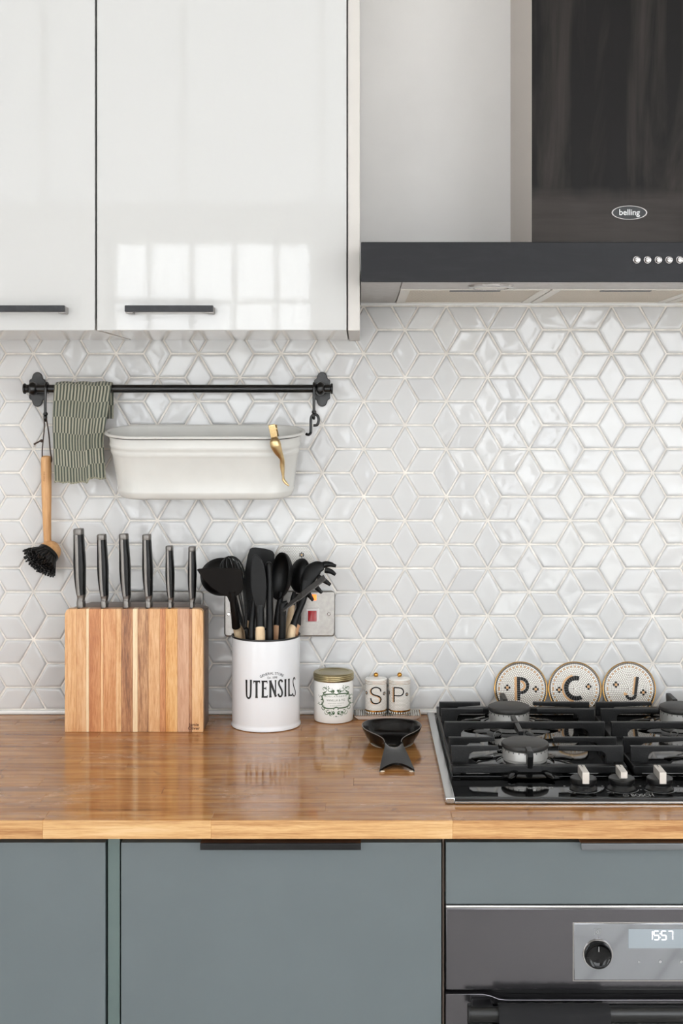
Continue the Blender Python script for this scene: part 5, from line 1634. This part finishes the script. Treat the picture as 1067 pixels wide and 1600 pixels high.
fp = smoothline([(*Q(a, b), 0) for a, b in fr_], 5, True)
stroke(gd, mj, fp, 0.0014, closed=True)
fp2 = smoothline([(*Q(537 + (a - 537) * 0.94, 780 + (b - 780) * 0.92), 0) for a, b in fr_], 5, True)
stroke(gl, mj, fp2, 0.0009, closed=True)
def spiral(cx_, cy_, r0, a0, turns, sgn, wd=0.0006, g=gl):
    pts = []
    for i in range(22):
        q = i / 21
        r = r0 * (1 - 0.8 * q); a = a0 + sgn * turns * 2 * PI * q
        pts.append(Q(cx_ + r * math.cos(a), cy_ + r * math.sin(a)))
    stroke(g, mj, pts, wd * 1.7, taper=True)
for sx in (-1, 1):
    mxx = lambda x: 540 + sx * x
    for (x, y, r, a, tn, s, w2) in ((215, 565, 62, 1.2, 1.1, 1, .0007), (120, 560, 52, 3.6, 1.0, -1, .0008), (60, 590, 40, 0.4, 0.9, 1, .001), (205, 640, 40, 2.2, .8, -1, .0009), (285, 720, 46, 1.4, 0.9, 1, .0007), (300, 830, 44, 4.2, .9, -1, .0007), (225, 920, 48, 4.6, .9, 1, .0009), (140, 965, 54, 3.4, 1.0, -1, .0008), (60, 990, 46, 0.2, 1.0, 1, .001), (95, 1015, 40, 2.0, .8, -1, .0007), (165, 1000, 50, 5.2, .8, 1, .0006), (200, 530, 40, 4.4, .9, -1, .0005)):
        spiral(mxx(x), y, r, a if sx > 0 else PI - a, tn, s * sx, w2)
    for (x, y, r, sy, an) in ((45, 590, 26, 1.3, .5), (85, 600, 20, 1, -.3), (200, 615, 24, .8, .8), (225, 640, 20, .8, -.4), (140, 505, 12, 1, .7), (130, 525, 10, 1, 0), (258, 760, 16, 1.6, 0), (262, 850, 14, 1.5, 0), (210, 905, 20, .7, .5), (120, 985, 24, .8, .3), (50, 1005, 24, 1.0, -.6), (95, 1030, 13, 1, 0), (40, 930, 10, 1.5, 0), (318, 690, 8, 1, 0), (330, 850, 9, 1, 0), (320, 820, 7, 1, 0), (35, 1065, 10, .6, 0), (190, 550, 10, 1.2, 0)):
        c, s = math.cos(an * sx), math.sin(an * sx)
        pts = []
        for i in range(10):
            q = 2 * PI * i / 10
            lx, ly = r * math.cos(q) * (1 - 0.35 * math.cos(q)), r * 0.62 * sy * math.sin(q)
            pts.append(mj(*Q(mxx(x) + lx * c - ly * s, y + lx * s + ly * c)))
        gd.add(pts, [tuple(range(10))])
disc(gd, mj, *Q(540, 1060), 0.0013, 8); disc(gl, mj, *Q(540, 655), 0.0012, 8)
lab = part('label_wreath', gl, M['green_print'], jar, smooth=False)
part('label_leaves', gd, M['green_dark'], jar, smooth=False)
def jt(body, cy_, x0_, x1_, h, bold, sp_=1.0):
    vs, _ = text2d(body, h, 1.0, bold, 'CENTER', sp_)
    wdt = max(a for a, b in vs) - min(a for a, b in vs)
    print_text(gt, mj, body, Q(540, 0)[0], Q(0, cy_)[1], h, (Q(x1_, 0)[0] - Q(x0_, 0)[0]) / wdt, bold, space=sp_)
jt('BOULANGERIE', 705, 335, 745, 0.0027, 0.0, 1.25)
jt('VANILLA & FIG', 782, 375, 712, 0.0040, 0.004, 1.1)
jt('SCENTED CANDLE', 828, 405, 690, 0.0017, 0.0, 1.15)
jt('BY BOULANGERIE', 870, 440, 650, 0.0013, 0.0, 1.1)
part('label_lettering', gt, M['grey_green'], jar, smooth=False)

# ================================================================== TRAY AND SHAKERS
TX0, TX1, TD0, TD1 = X(552.0, 0.03) + 0.0015, X(656.0, 0.02), 0.0102, 0.0585
tray = thing('cruet_tray', ((TX0 + TX1) / 2, -(TD0 + TD1) / 2, ZT), 'small white tray with striped inside and gold dashed edge under the shakers', 'tray')
def tray_ring(i_, z):
    return [Vector((TX0 + i_, -TD1 + i_, z)), Vector((TX1 - i_, -TD1 + i_, z)), Vector((TX1 - i_, -TD0 - i_, z)), Vector((TX0 + i_, -TD0 - i_, z))]
g = G(); lv_ = [(0.0105, ZT + 0.0003), (0.0080, ZT + 0.0010), (0.0006, ZT + 0.0080), (0.0, ZT + 0.0090)]
rr_ = [p for i_, z in lv_ for p in tray_ring(i_, z)]
g.add(rr_, [(k * 4 + i, k * 4 + (i + 1) % 4, (k + 1) * 4 + (i + 1) % 4, (k + 1) * 4 + i) for k in range(3) for i in range(4)] + [(3, 2, 1, 0)])
part('outside', g, M['porcelain'], tray, angle=25)
g = G(); rr_ = [p for i_, z in ((0.0014, ZT + 0.0094), (0.0022, ZT + 0.0088), (0.0060, ZT + 0.0074), (0.0080, ZT + 0.0070)) for p in tray_ring(i_, z)]
g.add(rr_, [(k * 4 + i, k * 4 + (i + 1) % 4, (k + 1) * 4 + (i + 1) % 4, (k + 1) * 4 + i) for k in range(3) for i in range(4)] + [(12, 13, 14, 15)])
part('inside', g, M['tray_in'], tray, angle=25)
g = G(); rr_ = [p for i_, z in ((0.0, ZT + 0.0088), (-0.0002, ZT + 0.0096), (0.0014, ZT + 0.0097)) for p in tray_ring(i_, z)]
g.add(rr_, [(k * 4 + i, k * 4 + (i + 1) % 4, (k + 1) * 4 + (i + 1) % 4, (k + 1) * 4 + i) for k in range(2) for i in range(4)])
part('edge', g, M['tray_edge'], tray, angle=25, label='gold and black dashed edge')
SB = ZT + 0.0072
def shaker(px, letter, label):
    c = Vector((X(px, 0.0335), -0.0338, SB)); r = SHK_R
    H = Z(1059.5, 0.0335) - SB
    t = thing('shaker', c, label, 'shaker', 'letter shakers on the tray')
    part('foot', G().lathe([(0, 0), (r * 0.78, 0), (r * 0.84, 0.0012), (r * 0.86, 0.0022), (0, 0.0022)], c, 40), M['porcelain'], t)
    part('gold_band', G().lathe([(r * 0.88, 0.0022), (r, 0.0030), (r + 0.0001, 0.0040), (r + 0.0001, 0.0105), (r, 0.0106)], c, 48), M['gold_bright'], t, label='gold band')
    part('check_band', G().lathe([(r + 0.0002, 0.0042), (r + 0.0003, 0.0043), (r + 0.0003, 0.0076), (r + 0.0002, 0.0077)], c, 56), M['check'], t, label='black and white check band')
    part('body', G().lathe([(r, 0.0106), (r, H - 0.0085)], c, 56), M['shaker_hex'], t)
    part('collar', G().lathe([(r, H - 0.0085), (r + 0.0002, H - 0.0080), (r + 0.0002, H - 0.0006), (r - 0.0006, H), (r - 0.003, H)], c, 48), M['porcelain'], t)
    g = G()
    for q in (0.0078, 0.0052, 0.0028): g.lathe([(r + 0.0002, H - q - 0.0003), (r + 0.0004, H - q), (r + 0.0002, H - q + 0.0003)], c, 48)
    part('gold_lines', g, M['gold_bright'], t)
    ld = part('lid', G().lathe([(r - 0.0020, H - 0.0002), (r - 0.0022, H + 0.0008), (r * 0.5, H + 0.0022), (0.004, H + 0.0030), (0, H + 0.0030)], c, 40), M['porcelain'], t)
    part('knob', G().sphere(c + Vector((0, 0, H + 0.0062)), 0.0044, 24, 14), M['gold_bright'], ld, label='gold ball')
    m0 = cyl_map(c, r, 0.0, 0.00035); m1 = cyl_map(c, r, 0.0, 0.00055)
    kq = K(0.054); px0 = 555 + (283 if letter == 'S' else 612) / 8.892
    def U(cx_, cy_): return (math.asin(max(-.985, min(.985, (555 + cx_ / 8.892 - px) * kq / r))) * r, Z(1035 + cy_ / 8.892, 0.0535) - SB)
    lk, lo = G(), G()
    if letter == 'S':
        sp_ = [(352, 408), (345, 375), (315, 352), (282, 347), (245, 358), (220, 390), (225, 425), (255, 450), (300, 462), (338, 482), (354, 515), (342, 550), (310, 568), (280, 572), (245, 562), (222, 532), (216, 500)]
        st = [(x_ - 14, y_ + 6) for x_, y_ in sp_[4:16]]
    else:
        sp_ = [(537, 558), (537, 460), (537, 352), (600, 352), (640, 362), (662, 392), (664, 420), (650, 448), (615, 462), (540, 462)]
        st = [(522, 558), (522, 460), (522, 352)]
    cv = sp_ if letter == 'P' else None
    if letter == 'S': stroke(lk, m1, smoothline([(*U(*p), 0) for p in sp_], 4), 0.0023)
    else:
        stroke(lk, m1, [U(537, 558 - 206 * q / 8) for q in range(9)], 0.0023); stroke(lk, m1, smoothline([(*U(*p), 0) for p in sp_[2:]], 4), 0.0022)
    stroke(lo, m0, smoothline([(*U(*p), 0) for p in st], 4), 0.0016)
    if letter == 'S': fl_ = [(157, 437), (400, 442)]
    else: fl_ = [(470, 442), (712, 450)]
    for fx, fy in fl_:
        u_, v_ = U(fx, fy)
        for q in range(6): disc(lk, m0, u_ + 0.0025 * math.cos(q * PI / 3 + .5), v_ + 0.0025 * math.sin(q * PI / 3 + .5), 0.00125, 6)
        disc(lo, m1, u_, v_, 0.0012, 6)
    part('letter', lk, M['mosaic_black'], t, smooth=False, label='black letter ' + letter)
    part('letter_shadow', lo, M['orange'], t, smooth=False)
shaker(587.3, 'S', 'white mosaic shaker with a black letter S and gold ball lid')
shaker(624.2, 'P', 'white mosaic shaker with a black letter P and gold ball lid')

# ================================================================== SPOON REST
sr = thing('spoon_rest', (0.0535, -0.25, ZT), 'black glazed spoon rest with a forked tail, in front of the shakers', 'spoon rest')
# one lofted skin: bowl rim opens at the front into a spout that dips and splits into two feet
def spoon_outline(k):
    """plan outline (x, d) of the rim, from the left tail tip round the back of the bowl to the right tail tip"""
    L_ = [(-0.0138, 0.292), (-0.0146, 0.283), (-0.0168, 0.274), (-0.0245, 0.262), (-0.0370, 0.246), (-0.0470, 0.226), (-0.0512, 0.205), (-0.0490, 0.185), (-0.0400, 0.167), (-0.0220, 0.155), (0, 0.151)]
    return L_
half = spoon_outline(0)
full = half + [(-x, d) for x, d in half[-2::-1]]
cx_s, cd_s = 0.0535, 0.208
rimz = [0.0225, 0.0230, 0.0240, 0.0258, 0.0272, 0.0280, 0.0284, 0.0284, 0.0280, 0.0276, 0.0274]
rimz = rimz + rimz[-2::-1]
pl = smoothline([(x, d, z) for (x, d), z in zip(full, rimz)], 4)
NP = len(pl)
g = G()
th_ = 0.0030
def ring_at(f, zf, inner):
    out = []
    for p in pl:
        vx, vd = p.x, p.y - cd_s
        ln_ = math.hypot(vx, vd)
        off = -th_ if inner else 0.0
        s = f + off / ln_
        z = zf(p.z)
        out.append(Vector((cx_s + vx * s, -(cd_s + vd * s), ZT + z)))
    return out
rings = []
rings.append(ring_at(0.70, lambda z: 0.0006, False)); rings.append(ring_at(0.76, lambda z: 0.0030, False)); rings.append(ring_at(0.88, lambda z: z * 0.45, False)); rings.append(ring_at(0.965, lambda z: z * 0.78, False)); rings.append(ring_at(1.0, lambda z: z - 0.0006, False))
rings.append(ring_at(1.0 - 0.010, lambda z: z + 0.0004, False)); rings.append(ring_at(1.0, lambda z: z - 0.0006, True)); rings.append(ring_at(0.95, lambda z: z * 0.72, True)); rings.append(ring_at(0.86, lambda z: z * 0.36, True)); rings.append(ring_at(0.74, lambda z: 0.0052, True)); rings.append(ring_at(0.40, lambda z: 0.0040, True))
NR = len(rings)
for r_ in rings:
    for p in r_: g.v.append(p); g.uv.append((0, 0))
for k in range(NR - 1):
    for i in range(NP - 1): g.f.append((k * NP + i, k * NP + i + 1, (k + 1) * NP + i + 1, (k + 1) * NP + i))
g.f.append(tuple((NR - 1) * NP + i for i in range(NP))); g.f.append(tuple(i for i in range(NP)))
g.mi = [0] * len(g.f)
part('bowl', g, M['spoon_black'], sr, angle=60)
part('rim', G().tube([rings[5][i] for i in range(NP)], 0.0006, n=6), plain('glaze_rim_highlight', (112, 106, 100), 0.4), sr, label='paler thin-glaze rim with painted highlight')  # edge highlight put into the colour of the thin-glazed rim
# tail: a saddle that leaves the bowl's mouth and flares into two feet
g = G()
secs = [  # d, half width, z of the middle, z of the edges
    (0.246, 0.0195, 0.0050, 0.0072), (0.262, 0.0180, 0.0062, 0.0150), (0.276, 0.0155, 0.0085, 0.0225), (0.290, 0.0144, 0.0150, 0.0234), (0.306, 0.0150, 0.0182, 0.0214), (0.322, 0.0178, 0.0176, 0.0176), (0.340, 0.0216, 0.0150, 0.0132), (0.358, 0.0250, 0.0122, 0.0082), (0.372, 0.0275, 0.0100, 0.0042)]
nu = 16
def tail_pt(sec, u, lower):
    d, hw, zm, ze = sec
    a = abs(u)
    z = zm + (ze - zm) * (a ** 2.2)
    # the front edge is scooped out between the two feet
    sc = max(0.0, (d - 0.322) / 0.05)
    dd = d + sc * 0.016 * (a ** 1.6) - sc * 0.005 * (1 - a) ** 1.2
    if lower: z = max(0.0004, z - 0.0036)
    return Vector((cx_s + 0.0038 * (d - 0.25) / 0.12 + u * hw, -dd, ZT + z))
for lower in (False, True):
    for s_ in secs:
        for i in range(nu + 1): g.v.append(tail_pt(s_, -1 + 2 * i / nu, lower)); g.uv.append((0, 0))
n1, ns = nu + 1, len(secs)
for lo in (0, 1):
    for k in range(ns - 1):
        for i in range(nu):
            a = lo * ns * n1 + k * n1 + i
            g.f.append((a, a + 1, a + n1 + 1, a + n1))
off_ = ns * n1
for k in range(ns - 1):
    for i in (0, nu): g.f.append((k * n1 + i, (k + 1) * n1 + i, off_ + (k + 1) * n1 + i, off_ + k * n1 + i))
for i in range(nu):
    for k in (0, ns - 1): g.f.append((k * n1 + i, k * n1 + i + 1, off_ + k * n1 + i + 1, off_ + k * n1 + i))
g.mi = [0] * len(g.f)
part('tail', g, M['spoon_black'], sr, angle=60)
g = G()
for s_ in (-1, 1):
    p = tail_pt(secs[-1], s_ * 0.86, False)
    g.tube([Vector((p.x - 0.0042, p.y - 0.0006, ZT + 0.0013)), Vector((p.x, p.y - 0.0020, ZT + 0.0014)), Vector((p.x + 0.0042, p.y - 0.0006, ZT + 0.0013))], [0.0008, 0.0013, 0.0008], n=8)
part('bare_feet', g, M['bare_clay'], sr, label='pale unglazed toes')
g = G(); g.lathe([(0.0, 0.0003), (0.0355, 0.0003), (0.0365, 0.0010), (0.0, 0.0012)], (cx_s, -0.214, ZT), 40)
part('foot_ring', g, M['bare_clay'], sr, label='pale unglazed foot ring')

# ================================================================== LETTER PLATES
def letter_plate(px, letter, label):
    r = PLATE_R
    lean = math.radians(8.0)
    base = Vector((X(px, 0.024), -0.0232, ZT + 0.0006))
    t = thing('letter_coaster', base, label, 'coaster', 'round letter coasters against the tiles')
    up = Vector((0, math.sin(lean), math.cos(lean))); nrm = Vector((0, -math.cos(lean), math.sin(lean)))
    c = base + up * r
    m4 = axis_mat(c, nrm, (1, 0, 0))
    g = G(); g.lathe([(0, -0.0055), (r - 0.001, -0.0055), (r, -0.0045), (r, -0.001)], (0, 0, 0), 64, m4)
    part('back', g, M['porcelain'], t)
    part('gold_rim', G().lathe([(r, -0.0012), (r + 0.0002, -0.0004), (r - 0.0004, 0.0003), (r - 0.0016, 0.0001)], (0, 0, 0), 72, m4), M['plate_gold'], t, label='gold rim')
    g = G(); n = 72
    vs, us = [m4 @ Vector((0, 0, 0))], [(0, 0)]
    for i in range(n):
        a = 2 * PI * i / n; q = (r - 0.0015)
        vs.append(m4 @ Vector((q * math.cos(a), q * math.sin(a), 0))); us.append((q * math.cos(a), q * math.sin(a)))
    g.add(vs, [(0, i + 1, (i + 1) % n + 1) for i in range(n)], us)
    part('face', g, M['mosaic'], t, smooth=False)
    s = r / 42.3          # photo pixels on the plate -> metres
    m0 = plane_map(c, (1, 0, 0), up, 0.0003); m1 = plane_map(c, (1, 0, 0), up, 0.0006); m2 = plane_map(c, (1, 0, 0), up, 0.0008)
    k = 1 / 10.67
    lk, lo, lg = G(), G(), G()
    def quad(gg, mp_, a, b, c_, e): gg.add([mp_(x * s, y * s) for x, y in ((a, b), (c_, b), (c_, e), (a, e))], [(0, 1, 2, 3)])
    def arc(cx0, cy0, r0, r1, a0, a1, gg, mp_, n_=24, sx=1, shear=0.0):
        vs_, fs_ = [], []
        for i in range(n_ + 1):
            a = a0 + (a1 - a0) * i / n_
            for rr in (r0, r1): vs_.append(mp_((cx0 + rr * math.cos(a) * sx) * s, (cy0 + rr * math.sin(a)) * s))
        for i in range(n_): fs_.append((2 * i, 2 * i + 1, 2 * i + 3, 2 * i + 2))
        gg.add(vs_, fs_)
    def spoke(cx0, cy0, r0, r1, a): stroke(lg, m2, [((cx0 + r0 * math.cos(a)) * s, (cy0 + r0 * math.sin(a)) * s), ((cx0 + r1 * math.cos(a)) * s, (cy0 + r1 * math.sin(a)) * s)], 0.24 * s)
    if letter == 'P':
        quad(lo, m0, -10.0, -18.0, -6.2, 18.5); quad(lk, m1, -6.0, -18.0, -1.2, 18.5)
        arc(0.0, 5.0, 8.5, 13.3, -PI / 2, PI / 2, lk, m1); quad(lk, m1, -1.2, 13.5, 0.2, 18.3); quad(lk, m1, -1.2, -8.3, 0.2, -3.5)
        arc(-0.5, 5.0, 5.0, 8.2, -PI / 2, PI / 2, lo, m0)
        for q in range(12): stroke(lg, m2, [(-6.0 * s, (-18 + 3.05 * q) * s), (-1.2 * s, (-18 + 3.05 * q) * s)], 0.24 * s)
        for q in range(9): spoke(0, 5, 8.5, 13.3, -PI / 2 + PI * (q + .0) / 8)
        fl_ = [(-21.5, 2.0), (23.5, -0.5)]
    elif letter == 'C':
        a0, a1 = math.radians(72), math.radians(300)
        arc(2.0, 1.0, 12.4, 19.3, a0, a1, lk, m1, 36); arc(0.4, 0.6, 18.6, 21.6, math.radians(100), math.radians(262), lo, m0, 30)
        for q in range(17): spoke(2, 1, 12.4, 19.3, a0 + (a1 - a0) * q / 16)
        fl_ = [(-25, -1.5), (21.5, 3.5)]
    else:
        lk.add([m1(a * s, b * s) for a, b in ((7.0, -9.0), (11.6, -9.0), (16.0, 18.5), (11.0, 18.5))], [(0, 1, 2, 3)])
        lo.add([m0(a * s, b * s) for a, b in ((4.4, -9.0), (7.0, -9.0), (11.0, 18.5), (8.4, 18.5))], [(0, 1, 2, 3)])
        arc(2.4, -8.4, 4.6, 9.4, math.radians(-170), math.radians(0), lk, m1); arc(0.4, -8.4, 3.8, 9.4, math.radians(-200), math.radians(-168), lo, m0)
        for q in range(9): stroke(lg, m2, [((7.2 + .5 * q) * s, (-8 + 3.1 * q) * s), ((11.8 + .5 * q) * s, (-8 + 3.1 * q) * s)], 0.24 * s)
        for q in range(7): spoke(2.4, -8.4, 4.6, 9.4, math.radians(-170 + 170 * q / 6))
        fl_ = [(-21, 6.5), (22.0, -5.5)]
    for fx, fy in fl_:
        for q in range(4): disc(lk, m1, (fx + 3.1 * math.cos(q * PI / 2)) * s, (fy + 3.1 * math.sin(q * PI / 2)) * s, 2.0 * s, 12)
        disc(lo, m2, fx * s, fy * s, 2.2 * s, 12)
    part('letter', lk, M['mosaic_black'], t, smooth=False, label='black letter ' + letter)
    part('letter_shadow', lo, M['orange'], t, smooth=False, label='apricot shading')
    part('letter_joints', lg, M['grey_print'], t, smooth=False)
letter_plate(814.5, 'P', 'round white mosaic coaster with letter P, leaning behind the hob')
letter_plate(899.2, 'C', 'round white mosaic coaster with letter C, leaning behind the hob')
letter_plate(984.4, 'J', 'round white mosaic coaster with letter J, leaning behind the hob')
